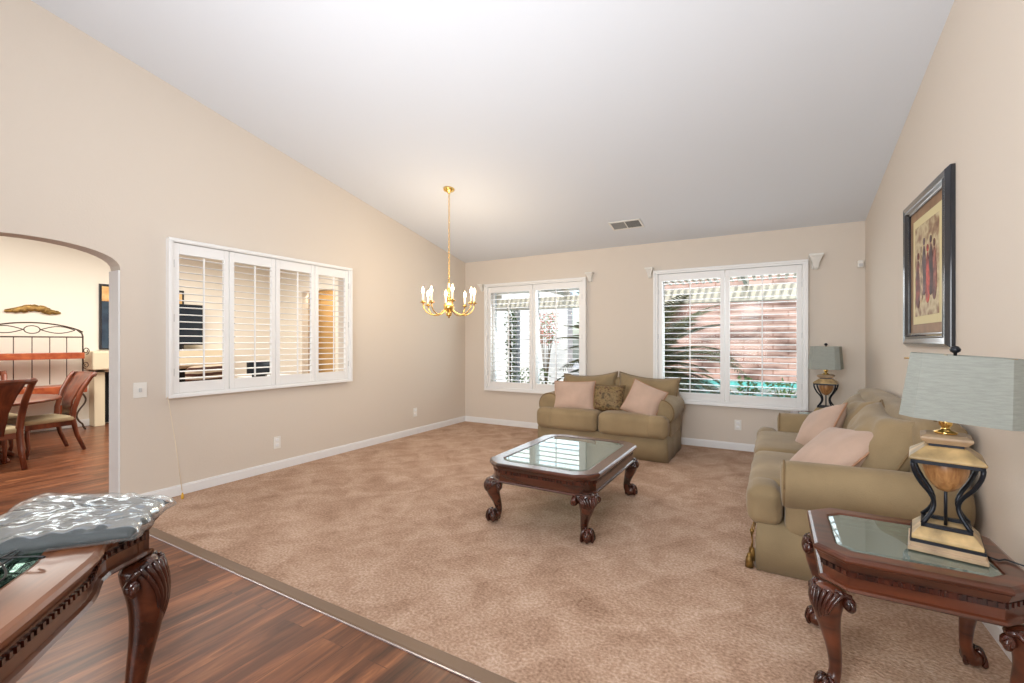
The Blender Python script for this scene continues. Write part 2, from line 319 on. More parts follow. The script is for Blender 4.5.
    def pillow(s, w_, h_, T, mtx, n=18, ear=.08, wr=.012, seed=0, sag=0):
        V = []; F = []
        for side in (1, -1):
            for i in range(n+1):
                for j in range(n+1):
                    u = -1+2*i/n; v = -1+2*j/n
                    cu = 1-ear*(1-v*v); cv = 1-ear*(1-u*u)
                    x = u*w_/2*cu; y = v*h_/2*cv
                    t = T/2*max(0, (1-u**4))**.6*max(0, (1-v**4))**.6*(1+.15*(1-u*u)*(1-v*v))
                    t += wr*noise.noise(Vector((x*7+seed, y*7, side*2.)))*(1-u**6)*(1-v**6)
                    y -= sag*(1-u*u)*(v > 0)*v
                    V.append(mtx @ Vector((x, y, side*max(t, 0))))
        m = (n+1)*(n+1)
        for k in range(2):
            for i in range(n):
                for j in range(n):
                    q = [k*m+i*(n+1)+j, k*m+(i+1)*(n+1)+j, k*m+(i+1)*(n+1)+j+1, k*m+i*(n+1)+j+1]
                    F.append(q if k == 0 else q[::-1])
        s.add(V, F)
        return s
    def build(s, name, m, parent=None, bevel=0, seg=2, sub=0, weld=True):
        me = bpy.data.meshes.new(name); me.from_pydata([tuple(v) for v in s.v], [], s.f); me.update()
        for p, k in zip(me.polygons, s.sm): p.use_smooth = k
        bm = bmesh.new(); bm.from_mesh(me)
        if weld: bmesh.ops.remove_doubles(bm, verts=bm.verts, dist=1e-5)
        bmesh.ops.recalc_face_normals(bm, faces=bm.faces); bm.to_mesh(me); bm.free()
        me.materials.append(m)
        o = bpy.data.objects.new(name, me); C.objects.link(o)
        if parent: o.parent = parent
        if bevel:
            b = o.modifiers.new('bevel', 'BEVEL'); b.width = bevel; b.segments = seg; b.limit_method = 'ANGLE'; b.angle_limit = R(40)
        if sub:
            b = o.modifiers.new('sub', 'SUBSURF'); b.levels = sub; b.render_levels = sub
        return o
def pill_edge(w_, h_, mtx, ear=.08, n=12, sag=0):
    P = []
    for a in range(4):
        for i in range(n):
            t = -1+2*i/n
            u, v = [(t, -1), (1, t), (-t, 1), (-1, -t)][a]
            P.append(mtx @ Vector((u*w_/2*(1-ear*(1-v*v)), v*h_/2*(1-ear*(1-u*u)) - sag*(1-u*u)*(v > 0)*v, 0)))
    return P+[P[0]]
def tag(o, label=None, cat=None, group=None, kind=None):
    if label: o['label'] = label
    if cat: o['category'] = cat
    if group: o['group'] = group
    if kind: o['kind'] = kind
    return o
def thing(name, loc, rz, label, cat, group=None):
    o = bpy.data.objects.new(name, None); C.objects.link(o); o.location = loc; o.rotation_euler = (0, 0, rz); o.empty_display_size = .1
    return tag(o, label, cat, group)
def struct(mb, name, m, **k): return tag(mb.build(name, m, **k), kind='structure')
def kids(o): return [c for c in bpy.data.objects if c.parent == o]
def copy_tree(o, parent=None):
    c = o.copy(); C.objects.link(c)
    if parent: c.parent = parent
    for ch in kids(o): copy_tree(ch, c)
    return c

# ================================================================ ROOM SHELL
XL, XR, YB, YF, WT = -4.127, .806, 5.74, -3.2, .16
def cz(y): return 2.445 + .205*(YB-y)
# floor slab, carpet and hardwood
struct(MB().box((-1.66, (1.42+YB)/2, -.045), (XR-XL+.1, YB-1.42+.1, .09)), 'floor_carpet', M['carpet'])
pl = MB().box((-4.05, (YF-.1+1.36)/2, -.05), (10.1, 1.36-YF+.1, .1)); pl.box((-6.6, (1.36+6.6)/2, -.05), (4.64+.3, 6.6-1.36, .1))
struct(pl, 'floor', M['planks'])
st = MB().box((-1.66, 1.393, -.015), (XR-XL, .062, .05)); tag(st.build('trim_carpet_edge', M['strip'], bevel=.006), kind='structure')
tag(MB().box((-1.66-.3, 1.359, -.02), (XR-XL-.9, .007, .05)).build('trim_metal_strip', M['silver']), kind='structure')
# left wall with arch and shutter opening
def arch(yc=.985, hw=.472, z0=1.748, z1=1.908, n=20):
    return [(yc-hw, 0.0)] + [(yc-hw*cos(pi*i/n), z0+(z1-z0)*sin(pi*i/n)**.8) for i in range(n+1)] + [(yc+hw, 0.0)]
outer = [(YF, 0)] + arch() + [(YB+.1, 0), (YB+.1, cz(YB+.1)+.03), (0, cz(0)+.03), (YF, cz(0)+.03)]
hole = [(1.80, .835), (3.505, .835), (3.505, 1.99), (1.80, 1.99)]
struct(MB().wallpoly(outer, [hole], lambda a, b, k: (XL-k, a, b), WT), 'wall_left', M['wall'])
# back wall with two windows
W1 = (-3.68, -2.19, .55, 2.03); W2 = (-1.215, .265, .55, 2.03)
hl = [[(a, c), (b, c), (b, d), (a, d)] for a, b, c, d in (W1, W2)]
struct(MB().wallpoly([(XL-.2, 0), (XR+.2, 0), (XR+.2, 2.5), (XL-.2, 2.5)], hl, lambda a, b, k: (a, YB+k, b), WT), 'wall_back', M['wall'])
struct(MB().wallpoly([(YF, 0), (YB+.1, 0), (YB+.1, cz(YB+.1)+.03), (0, cz(0)+.03), (YF, cz(0)+.03)], [], lambda a, b, k: (XR+k, a, b), WT), 'wall_right', M['wall'])
struct(MB().box((-1.66, YF-.08, 1.9), (XR-XL+.3, .16, 3.8)), 'wall_front', M['wall'])
cl = MB().wallpoly([(YB+.16, cz(YB+.16)), (0, cz(0)), (YF-.2, cz(0)), (YF-.2, cz(0)+.12), (0, cz(0)+.12), (YB+.16, cz(YB+.16)+.12)], [], lambda a, b, k: (XL-.16+k, a, b), XR-XL+.32)
struct(cl, 'ceiling', M['ceiling'])
# baseboards
def base(name, a, b, nrm):
    m = MB(); ax = Vector(b)-Vector(a); L = ax.length; rz = atan2(ax.y, ax.x); c = (Vector(a)+Vector(b))/2+Vector(nrm)*.007
    m.box((c.x, c.y, .036), (L, .014, .072), rz); c2 = (Vector(a)+Vector(b))/2+Vector(nrm)*.005; m.box((c2.x, c2.y, .077), (L, .010, .012), rz)
    struct(m, name, M['trim'], bevel=.003)
base('baseboard_left', (XL, 1.458, 0), (XL, YB, 0), (1, 0, 0)); base('baseboard_back', (XL, YB, 0), (XR, YB, 0), (0, -1, 0)); base('baseboard_right', (XR, YB, 0), (XR, -3, 0), (-1, 0, 0))
# adjoining family / dining room
FX = -8.7
struct(MB().box((FX-.08, 1.7, 1.55), (.16, 9.8, 3.1)), 'wall_family_far', M['far_wall'])
struct(MB().box((-6.5, YF-.08, 1.55), (4.6, .16, 3.1)), 'wall_family_front', M['far_wall'])
struct(MB().wallpoly([(FX, 0), (FX, 3.1), (XL-WT, 3.1), (XL-WT, 0), (-6.96, 0), (-6.96, 2.2), (-7.91, 2.2), (-7.91, 0)], [], lambda a, b, k: (a, 5.62+k, b), .14), 'wall_family_back', M['far_wall'])
struct(MB().box((-7.7, 6.3, 1.4), (2.2, .15, 2.8)), 'wall_hall', M['tan_wall'])
struct(MB().box((-6.85, 6.1, 1.4), (.1, .66, 2.8)), 'wall_hall_side', M['tan_wall'])
struct(MB().box((-7.7, 6.1, 2.3), (1.8, .66, .05)), 'ceiling_hall', M['ceiling'])
struct(MB().box((XL-.085, 1.452, .875), (.158, .012, 1.75)), 'trim_arch_jamb', M['trim'])
struct(MB().box((-6.545, 2.3, 3.0), (4.51, 11.0, .1)), 'ceiling_family', M['ceiling'])
struct(MB().box((FX+.008, .9, .05), (.016, 3.9, .1)), 'baseboard_family', M['trim'], bevel=.003)
dm = MB().box((-6.2, 5.60, 1.02), (.84, .04, 2.04))
for z0, h in ((.55, .75), (1.5, .8)):
    for x0 in (-6.4, -6.0): dm.box((x0, 5.578, z0), (.26, .012, h))
d1 = struct(dm, 'door_1', M['trim'], bevel=.004)
MB().sphere((-6.52, 5.55, .95), .03).build('door_knob', M['brass'], d1)

# ================================================================ WINDOWS
def window(name, x0, x1, z0, z1):
    fr = MB(); y = YB+.11
    fr.box(((x0+x1)/2, y, z0+.02), (x1-x0, .05, .04)).box(((x0+x1)/2, y, z1-.02), (x1-x0, .05, .04))
    for x in (x0+.02, (x0+x1)/2, x1-.02): fr.box((x, y, (z0+z1)/2), (.04, .05, z1-z0-.08))
    o = struct(fr, name, M['trim'])
    for a, b in ((x0+.04, (x0+x1)/2-.02), ((x0+x1)/2+.02, x1-.04)):
        MB().box(((a+b)/2, y, (z0+z1)/2), (b-a, .006, z1-z0-.08)).build('window_pane', M['pane'], o)
window('window_1', *W1); window('window_2', *W2)
def shutter(label, W, H, npan, tilt, group=None, cs=.045, lou=.066, st_=.046, rail=.085):
    """local frame: x along the wall, y towards the room is negative, z up; origin at the bottom centre"""
    root = thing('plantation_shutter', (0, 0, 0), 0, label, 'shutter', group)
    f = MB()
    f.box((0, -.02, cs/2), (W, .07, cs)).box((0, -.02, H-cs/2), (W, .07, cs))
    for sx in (-1, 1): f.box((sx*(W/2-cs/2), -.02, H/2), (cs, .07, H-2*cs))
    f.box((0, -.060, .012), (W+.016, .014, .024)).box((0, -.060, H-.012), (W+.016, .014, .024))
    for sx in (-1, 1): f.box((sx*(W/2-.004), -.060, H/2), (.024, .014, H-.05))
    f.build('frame', M['shutter'], root, bevel=.003)
    iw = (W-2*cs)/npan; z0 = cs+.004; h = H-2*cs-.008
    for k in range(npan):
        cx = -W/2+cs+iw*(k+.5); pw = iw-.006
        p = MB()
        for sx in (-1, 1): p.box((cx+sx*(pw/2-st_/2), -.028, z0+h/2), (st_, .03, h))
        p.box((cx, -.028, z0+rail/2), (pw-2*st_, .026, rail)).box((cx, -.028, z0+h-rail/2), (pw-2*st_, .026, rail))
        po = p.build('shutter_panel', M['shutter'], root, bevel=.003)
        lh = h-2*rail; n = int(round(lh/lou)); lw = pw-2*st_-.006; lv = MB()
        for i in range(n):
            zc = z0+rail+lh*(i+.5)/n; prof = []
            for a in range(12):
                q = 2*pi*a/12; prof.append((.031*cos(q), .0048*sin(q)))
            T = R(tilt); ring = [(-.028+a*cos(T)+b*sin(T), zc-a*sin(T)*-1+b*cos(T)) for a, b in prof]
            lv.loft([[(cx-lw/2, y, z) for y, z in ring], [(cx+lw/2, y, z) for y, z in ring]], smooth=False)
        lv.build('louvers', M['shutter'], po)
        T = R(tilt)
        MB().box((cx, -.028-.036*cos(T), z0+h/2-.036*sin(T)), (.011, .009, lh-.02)).build('tilt_rod', M['shutter'], po)
        sx = -1 if k % 2 == 0 else 1
        if k in (0, npan-1) or npan == 2:
            sx = -1 if k == 0 else 1
            for zz in (.14, .5, .86): MB().box((cx+sx*(pw/2+.002), -.046, z0+h*zz), (.010, .010, .06)).build('hinge', M['hinge'], po)
    return root
s1 = shutter('white two-panel shutter on back wall window left of the loveseat, narrower pair beside the corner', 1.58, 1.575, 2, 2, 'plantation shutters on the back wall')
s1.location = (-2.935, YB-.003, .505)
s2 = shutter('white two-panel shutter on back wall window above the tan sofa arm, palm fronds behind it', 1.574, 1.60, 2, 2, 'plantation shutters on the back wall')
s2.location = (-.474, YB-.003, .493)
s3 = shutter('wide white four-panel shutter on the left wall between archway and corner', 1.76, 1.256, 4, 3, cs=.030, lou=.057, st_=.040)
s3.location = (XL+.003, 2.623, .787); s3.rotation_euler = (0, 0, R(90))

# drapery brackets
def bracket(x, z, label, sc=1):
    r = thing('drapery_bracket', (x, YB, z), 0, label, 'bracket', 'cream drapery brackets at the window corners')
    r.scale = (sc, sc, sc)
    MB().box((0, -.008, 0), (.06, .016, .13)).build('wall_plate', M['plastic'], r, bevel=.004)
    m = MB(); rg = []
    for k, (hw, d, zz) in enumerate(((.012, .02, -.075), (.022, .045, -.055), (.03, .07, -.01), (.045, .095, .03), (.055, .11, .045), (.055, .11, .06))):
        rg.append([(-hw, -.014, zz), (hw, -.014, zz), (hw, -d, zz), (-hw, -d, zz)])
    m.loft(rg); m.build('bracket_cup', M['plastic'], r, bevel=.004)
bracket(-3.80, 2.04, 'small cream bracket at top left corner of the left back window', .8); bracket(-2.09, 2.08, 'cream bracket at top right corner of the left back window', .9)
bracket(-1.318, 2.08, 'cream bracket at top left corner of the right back window', .9); bracket(.388, 2.07, 'tapering cream bracket at top right corner of right back window, above the far lamp', 1.15)

# outlets and switch
def plate(name, P, axis, label, cat, kind):
    r = thing(name, P, {'x': R(90), 'y': 0}[axis], label, cat, 'white wall outlets' if kind == 'outlet' else None)
    MB().box((0, -.003, 0), (.07, .006, .115)).build('cover_plate', M['plastic'], r, bevel=.002)
    if kind == 'outlet':
        for z in (-.025, .025): MB().rbox((0, -.006, z), (.034, .006, .03), .003, n=4).build('socket', M['trim'], r)
    else: MB().box((0, -.008, 0), (.018, .012, .036)).build('toggle', M['hinge'], r, bevel=.002)
plate('wall_outlet', (XL, 2.664, .262), 'x', 'white outlet low on the left wall below the four-panel shutter', 'outlet', 'outlet')
plate('wall_outlet', (XL, 4.604, .29), 'x', 'white outlet low on the left wall near the room corner', 'outlet', 'outlet')
plate('wall_outlet', (-.344, YB, .285), 'y', 'white outlet low on the back wall between loveseat and sofa', 'outlet', 'outlet')
r = thing('light_switch', (XL, 1.575, .865), R(90), 'white square switch plate between archway and left wall shutter', 'switch')
MB().box((0, -.003, 0), (.085, .006, .115)).build('cover_plate', M['plastic'], r, bevel=.002); MB().box((0, -.008, 0), (.018, .012, .03)).build('toggle', M['hinge'], r, bevel=.002)
# motion sensor
r = thing('motion_sensor', (.765, YB-.001, 2.01), 0, 'small white motion sensor high in the far right corner', 'sensor')
MB().rbox((0, -.02, 0), (.05, .04, .075), .012, n=6).build('housing', M['plastic'], r); MB().rbox((0, -.041, -.012), (.032, .006, .03), .003, n=4).build('lens', M['hinge'], r)
# pull cord
r = thing('pull_cord', (-4.04, 1.80, 0), 0, 'ivory cord with yellow tip hanging from left wall shutter to the floor', 'cord')
MB().tube([(-.045, -.062, .80), (-.04, -.055, .74), (-.01, -.02, .4), (.04, .0, .06)], .0035, 6).build('string', M['cord'], r)
MB().lathe([(.003, 0), (.010, .004), (.009, .03), (.004, .05)], (.043, 0, .001), 10).build('tip', M['yellow'], r)

# ceiling vent
vz = cz(5.147)
r = thing('ceiling_vent', (-1.452, 5.147, vz-.002), 0, 'rectangular white air vent on the sloped ceiling above the back wall', 'vent')
r.rotation_euler = (-math.atan(.205), 0, 0)
f = MB()
f.box((0, -.095, -.004), (.36, .02, .008)).box((0, .095, -.004), (.36, .02, .008)).box((-.17, 0, -.004), (.02, .19, .008)).box((.17, 0, -.004), (.02, .19, .008)).box((0, 0, -.004), (.012, .18, .008))
f.build('frame', M['plastic'], r)
MB().box((-.083, 0, -.001), (.154, .17, .002)).build('grille', M['vent_mid'], r); MB().box((.083, 0, -.001), (.154, .17, .002)).build('grille', M['vent_dark'], r)
f = MB()
for i in range(7): f.box((0, -.075+.025*i, -.005), (.32, .004, .006))
f.build('slats', M['vent_mid'], r)

# ================================================================ TABLE PARTS
def chamf(a, b, c, o=0, k=1):
    """chamfered rectangle half sizes a,b, chamfer c, inset o; every corner as k+1 points"""
    a -= o; b -= o; c = max(.004, c-o*.586); P = []
    for (sx, sy), fl in (((1, 1), 0), ((-1, 1), 1), ((-1, -1), 0), ((1, -1), 1)):
        p, q = Vector((sx*a, sy*(b-c))), Vector((sx*(a-c), sy*b))
        if fl: p, q = q, p
        P.append(p)
        if k > 1:
            ctr = Vector((sx*a, sy*b))
            for i in range(1, k):
                t_ = i/k; lp = p.lerp(q, t_); P.append(lp.lerp(ctr, .22*sin(pi*t_)))
        P.append(q)
    return [tuple(p) for p in P]
def z3(P, z): return [(x, y, z) for x, y in P]
def cabriole(parent, x, y, d, h, s=1.0, wm=None, cm=None, claw=True):
    """curved leg with acanthus knee and ball foot; d = outward unit direction"""
    d = Vector((d[0], d[1], 0)).normalized(); n = Vector((-d.y, d.x, 0)); o = Vector((x, y, 0))
    sp = [(0, 1.0, .050), (.008, .93, .050), (.022, .84, .047), (.022, .74, .041), (.010, .62, .032), (-.004, .48, .0255), (-.014, .33, .021), (-.016, .22, .019), (-.006, .15, .021), (.010, .10, .028), (.018, .06, .030)]
    m = MB(); m.tube([o+d*(a*s)+Vector((0, 0, b*h)) for a, b, c in sp], [c*s for a, b, c in sp], 14)
    bc = o+d*(.020*s)+Vector((0, 0, .034*s)); m.sphere(bc, .036*s, 14, (1, 1, .92))
    leg = m.build('leg', wm or M['mahog'], parent, sub=1)
    c = MB(); T = h
    # leaf ridges over the knee
    for k in range(-4, 5):
        a = k*.33; pts = []; rr = []
        for i in range(9):
            t_ = i/8; z = h*(.985-.36*t_*(1-.05*abs(k))); r0 = s*(.052-.006*t_-.012*t_*t_)
            aa = a*(1-.75*t_)
            off = .024*sin(pi*min(1, t_*1.1))
            pts.append(o+d*(s*off*.9+r0*cos(aa))+n*(r0*1.05*sin(aa))+Vector((0, 0, z))); rr.append(s*(.0085-.0052*t_))
        c.tube(pts, rr, 6)
    # scroll volutes either side of the knee
    for sg in (-1, 1):
        pts = []; rr = []
        for i in range(22):
            q = i/21; ang = pi*.5+q*2*pi*1.35; rad = s*.024*(1-q*.78)
            ctr = o+n*(sg*s*.066)+d*(-.002*s)+Vector((0, 0, h*.93-.012*s))
            pts.append(ctr+n*(sg*-cos(ang)*rad)*-1+Vector((0, 0, sin(ang)*rad))+d*(.014*s*q)); rr.append(s*(.0095-.003*q))
        pts.insert(0, o+n*(sg*s*.035)+d*(.03*s)+Vector((0, 0, h*.985))); rr.insert(0, s*.01)
        c.tube(pts, rr, 7)
        c.sphere(o+n*(sg*s*.062)+Vector((0, 0, h*.93-.010*s)), .020*s, 10, (1, 1, 1.1))
    c.build('carved_knee', cm or M['darkwood'], leg)
    if claw:
        c = MB()
        for k in (-1.35, -.45, .45, 1.35, pi):
            dd = d*cos(k)+n*sin(k); pts = []; rr = []
            for i in range(8):
                q = i/7; ph = R(78-q*112); rad = s*.0385
                pts.append(bc+dd*(rad*cos(ph)*1.04)+Vector((0, 0, rad*sin(ph)*.95))); rr.append(s*(.0092+.0028*sin(q*pi*2.6)-.0035*q))
            c.tube(pts, rr, 7)
        zmin = min(v[2] for v in c.v)
        c.v = [(v[0], v[1], max(v[2], .0005)) for v in c.v]
        c.build('claw_foot', cm or M['darkwood'], leg)
    return leg
def molded_table(root, out, H, th, bord, ap_in, ap_h, wm, cm, gm, dent=None, lip=True, foot=.01):
    """out(o) -> 2-D outline inset by o. moulded top ring, glass, apron with moulding and dentils"""
    prof = [(bord, H-.012), (bord-.006, H-.001), (bord-.012, H), (.014, H), (.005, H-.004), (.0, H-.012), (.002, H-.020), (.010, H-.026), (.013, H-.034), (.020, H-th), (bord, H-th)]
    MB().loft([z3(out(o), z) for o, z in prof], loop=True, cap=False).build('table_top', wm, root)
    MB().loft([z3(out(bord-.001), H-.011), z3(out(bord-.001), H-.005), z3(out(bord+.014), H-.001)]).build('glass_panel', gm, root)
    a0 = H-th; a1 = a0-ap_h
    prof = [(ap_in, a0), (ap_in, a1+.018), (ap_in-.008, a1+.014), (ap_in-.012, a1+.006), (ap_in-.006, a1), (ap_in+.02, a1), (ap_in+.02, a0)]
    ap = MB().loft([z3(out(o), z) for o, z in prof], loop=True, cap=False).build('apron', wm, root)
    if dent:
        P = out(ap_in-.003); m = MB()
        for i in range(len(P)):
            a, b = Vector(P[i]), Vector(P[(i+1) % len(P)]); L = (b-a).length; n = int(L/dent)
            if L < dent: continue
            for k in range(n):
                p = a+(b-a)*((k+.5)/n); m.box((p.x, p.y, a0-.016), (dent*.55, .006, min(.016, dent*.8)), atan2((b-a).y, (b-a).x))
        m.loft([z3(out(ap_in-.0005), a0-.026), z3(out(ap_in-.0005), a0-.006)], cap=False); m.build('dentil_moulding', cm, ap)
    return a1

# coffee table
ct = thing('coffee_table', (-1.325, 3.135, 0), 0, 'low mahogany coffee table with glass top and claw feet on the carpet', 'table')
out = lambda o: chamf(.402, .560, .125, o, 3)
zb = molded_table(ct, out, .418, .045, .095, .030, .088, M['mahog'], M['darkwood'], M['table_glass'], .02)
for sx in (-1, 1):
    for sy in (-1, 1): cabriole(ct, sx*.322, sy*.478, (sx, sy), zb+.004, 1.18)
# end tables
def end_table(x, y, label):
    e = thing('end_table', (x, y, 0), 0, label, 'table')
    zb = molded_table(e, lambda o: chamf(.285, .27, .085, o, 1), .51, .05, .075, .03, .075, M['mahog_red'], M['darkwood'], M['table_glass'], .022)
    for sx in (-1, 1):
        for sy in (-1, 1): cabriole(e, sx*.232, sy*.215, (sx, sy), zb+.004, 1.0, M['mahog_red'], M['darkwood'])
    return e
end_table(.41, 2.14, 'reddish clipped-corner end table with glass inset nearest the camera, right edge')
end_table(.44, 5.36, 'clipped-corner end table in the back corner, mostly hidden behind the long sofa')

# console table in the near left corner
con_o = Vector((-1.51, .625)); ang = R(-45.5)
ex = Vector((cos(ang), sin(ang))); ey = Vector((cos(ang-pi/2), sin(ang-pi/2)))   # along the seen edge, and away to the left
def con_outline(L=1.25, D=.56, n=12):
    P = []
    def side(a, b, amp, nrm, k):
        for i in range(k):
            t_ = i/k; p = a.lerp(b, t_); e_ = (b-a).length; s_ = min(t_, 1-t_)*e_; P.append(p+nrm*amp*(-1.5*math.exp(-((s_-.15)/.085)**2)+.9*sin(pi*t_)**4))
    A = Vector((0, 0)); B = Vector((L, 0)); Cc = Vector((L, D)); Dd = Vector((0, D))
    side(A, B, .026, Vector((0, -1)), 36); side(B, Cc, .012, Vector((1, 0)), 10); side(Cc, Dd, .026, Vector((0, 1)), 36); side(Dd, A, .012, Vector((-1, 0)), 10)
    return P
CP = con_outline()
def con_out(o):
    n = len(CP); Q = []
    for i in range(n):
        t_ = (CP[(i+1) % n]-CP[i-1]).normalized(); nn = Vector((-t_.y, t_.x)); k = 1.35 if i in (0, 36, 46, 82) else 1
        Q.append(tuple(CP[i]+nn*o*k))
    return Q
cn = thing('console_table', (con_o.x, con_o.y, 0), ang, 'brown carved table with glass inset in the near left corner of the photo', 'table')
# local frame: x along the seen edge, y mirrored so the top extends away to the left
cn_flip = [(x, -y) for x, y in con_out(0)]
def con_o2(o): return [(x, -y) for x, y in con_out(o)]
zb = molded_table(cn, con_o2, .752, .045, .115, .022, .07, M['console'], M['darkwood'], M['table_glass'], .0145)
for (lx, ly, dx, dy) in ((.045, -.035, -.25, 1), (1.205, -.035, .25, 1), (.045, -.525, -.25, -1), (1.205, -.525, .25, -1)):
    cabriole(cn, lx, ly, (dx, dy), zb+.004, .98, M['mahog'], M['darkwood'])

# plastic bag with dark cloth on the console
def bagshape(mb, poly, z0, hgt, seed, wr, n=26, ear=.1):
    a, b, c, d = [Vector(p) for p in poly]; V = []; F = []
    for side in (1, 0):
        for i in range(n+1):
            for j in range(n+1):
                u, v = i/n, j/n; p = a.lerp(b, u).lerp(d.lerp(c, u), v)
                e = (1-(2*u-1)**6)*(1-(2*v-1)**6)
                z = z0+side*(hgt*e**.5+wr*(noise.noise(Vector((u*7+seed, v*9, 0)))+.6*noise.noise(Vector((u*19+seed, v*13, 3))))*e)
                q = .012*noise.noise(Vector((u*5, v*5, seed)))
                V.append((p.x+q, p.y+q, max(z, z0)))
    m = (n+1)**2
    for k in range(2):
        for i in range(n):
            for j in range(n):
                q_ = [k*m+i*(n+1)+j, k*m+(i+1)*(n+1)+j, k*m+(i+1)*(n+1)+j+1, k*m+i*(n+1)+j+1]; F.append(q_ if k == 0 else q_[::-1])
    mb.add(V, F)
    return mb
# corners in world coordinates, near right / far right / far left / near left
bg_ = thing('packaged_clothing', (-1.6, .45, .755), 0, 'black folded garment in a shiny clear plastic bag on the near left table', 'bag')
P4 = [(.28, .045), (.065, .225), (-.33, .02), (.06, -.235)]
bagshape(MB(), [(x*.93-.004, y*.92) for x, y in P4], .003, .026, 2.3, .006).build('garment', M['cloth_dark'], bg_)
bagshape(MB(), P4, .001, .036, 5.1, .008, 34).build('plastic_bag', M['bag'], bg_)
m = MB()
pts = []
for i in range(90):
    q = i/89; pts.append((.02*sin(q*31)+.09*cos(q*12)-.02+.1*q, .05*sin(q*17+1)+.03*cos(q*9), .004+.006*(1+sin(q*23))))
m.tube(pts, .0022, 6)
o = m.build('charger_cable', M['black']); o.location = (-1.44, .27, .7535)
tag(o, 'tangled thin black cable on the glass of the near left table', 'cable')

# ================================================================ SOFAS
def sofa(root, W, D, seats, arm_r=.125, arm_top=.615, seat_top=.46, back_h=.83, arms_in=.20, base_top=.27):
    """local frame: x across (width), front is -y, back at y=D/2 ; origin on the floor at the centre"""
    fy, by = -D/2, D/2; aw = .22
    # skirt with kick pleats
    m = MB(); n = 60; hw = W/2-.055; rings = []
    for z, fl in ((.004, .014), (.12, .008), (base_top, 0)):
        P = []
        path = [(-hw, by-.04), (-hw, fy+.05), (hw, fy+.05), (hw, by-.04)]
        for a in range(3):
            p, q = Vector(path[a]), Vector(path[a+1]); nn = Vector(((q-p).y, -(q-p).x)).normalized()*-1
            nn = Vector((-1, 0)) if a == 0 else (Vector((0, -1)) if a == 1 else Vector((1, 0)))
            k = 36
            for i in range(k):
                t_ = i/k; e = (q-p).length; s_ = t_*e
                pl = -.012*math.exp(-((min(s_, e-s_)-.02)/.012)**2)+.003*sin(s_*19+a)
                r_ = p.lerp(q, t_)+nn*(fl+(pl if z < .25 else 0)); P.append((r_.x, r_.y, z))
        P.append((hw, by-.04, z)); rings.append(P)
    m.loft(rings, smooth=True); m.build('skirt', M['sofa_dark'], root)
    # back frame
    m = MB(); m.rbox((0, by-.10, (base_top+back_h)/2), (W-.14, .19, back_h-base_top+.06), .06, (0, .02, .0), 10); m.build('back_frame', M['sofa'], root)
    # arms: upright panel and rolled top
    for sx in (-1, 1):
        m = MB(); xi = sx*(W/2-aw/2-.02); m.rbox((xi, .075, (base_top+arm_top-.06)/2-.01), (aw-.05, D-.21, arm_top-.06-base_top+.06), .035, n=8)
        xc = sx*(W/2-arm_r); zc = arm_top-arm_r; pts = []; rr = []
        L = D-.18; y0 = fy+.16
        for y, k in ((y0-.0, .62), (y0+.006, .86), (y0+.022, .97), (y0+.05, 1), (y0+.25, 1.0), (y0+.5, .985), (y0+L*.8, .96), (y0+L-.04, .94), (y0+L, .8)):
            pts.append((xc, y, zc+.008*sin(y*3))); rr.append(arm_r*k)
        m.tube(pts, rr, 28)
        ao = m.build('arm', M['sofa'], root)
        p = [(xc+cos(a)*arm_r*.93, y0+.016, zc+sin(a)*arm_r*.93) for a in [2*pi*i/28 for i in range(29)]]
        MB().tube(p, .0055, 6).build('piping', M['welt'], ao)
    # seat cushions (T-shaped at the ends)
    iw = W-2*arms_in; cw = iw/seats; depth = D-.30
    for k in range(seats):
        xc = -iw/2+cw*(k+.5); m = MB()
        m.rbox((xc, fy+.005+depth/2, (base_top-.01+seat_top)/2), (cw-.012, depth, seat_top-base_top+.02), .055, (.0, .012, .018), 16, wr=.008, seed=k*3)
        if k in (0, seats-1):
            sx = -1 if k == 0 else 1
            m.rbox((xc+sx*(cw/2+.02), fy+.085, (base_top-.01+seat_top)/2), (2*(arms_in-.06)-.02, .16, seat_top-base_top+.012), .05, (.008, .010, .012), 10, wr=.006)
        so = m.build('seat_cushion', M['sofa'], root)
    return root
def back_cushion(root, cx, cy, cz_, w_, h_, T, rx, rz, seed, mat_=None, welt=None, name='back_cushion', ear=.07, sag=.03, tip=0, wr=.02):
    mt = Matrix.Translation((cx, cy, cz_)) @ Matrix.Rotation(rz, 4, 'Z') @ Matrix.Rotation(rx, 4, 'X') @ Matrix.Rotation(tip, 4, 'Z')
    o = MB().pillow(w_, h_, T, mt, 22, ear, wr, seed, sag).build(name, mat_ or M['sofa'], root)
    MB().tube(pill_edge(w_, h_, mt, ear, 14, sag), .0055, 6).build('piping', welt or M['welt'], o)
    return o
# loveseat against the back wall
lv = thing('loveseat', (-1.655, 5.16, 0), 0, 'two-seat olive tan loveseat with rolled arms between the back windows', 'sofa')
sofa(lv, 1.56, .90, 2, .142, .63, .455, .76, .18, .25)
back_cushion(lv, -.315, .22, .62, .70, .46, .20, R(74), R(2), 1, tip=R(4))
back_cushion(lv, .375, .22, .62, .72, .46, .20, R(74), R(-2), 4, tip=R(-4))
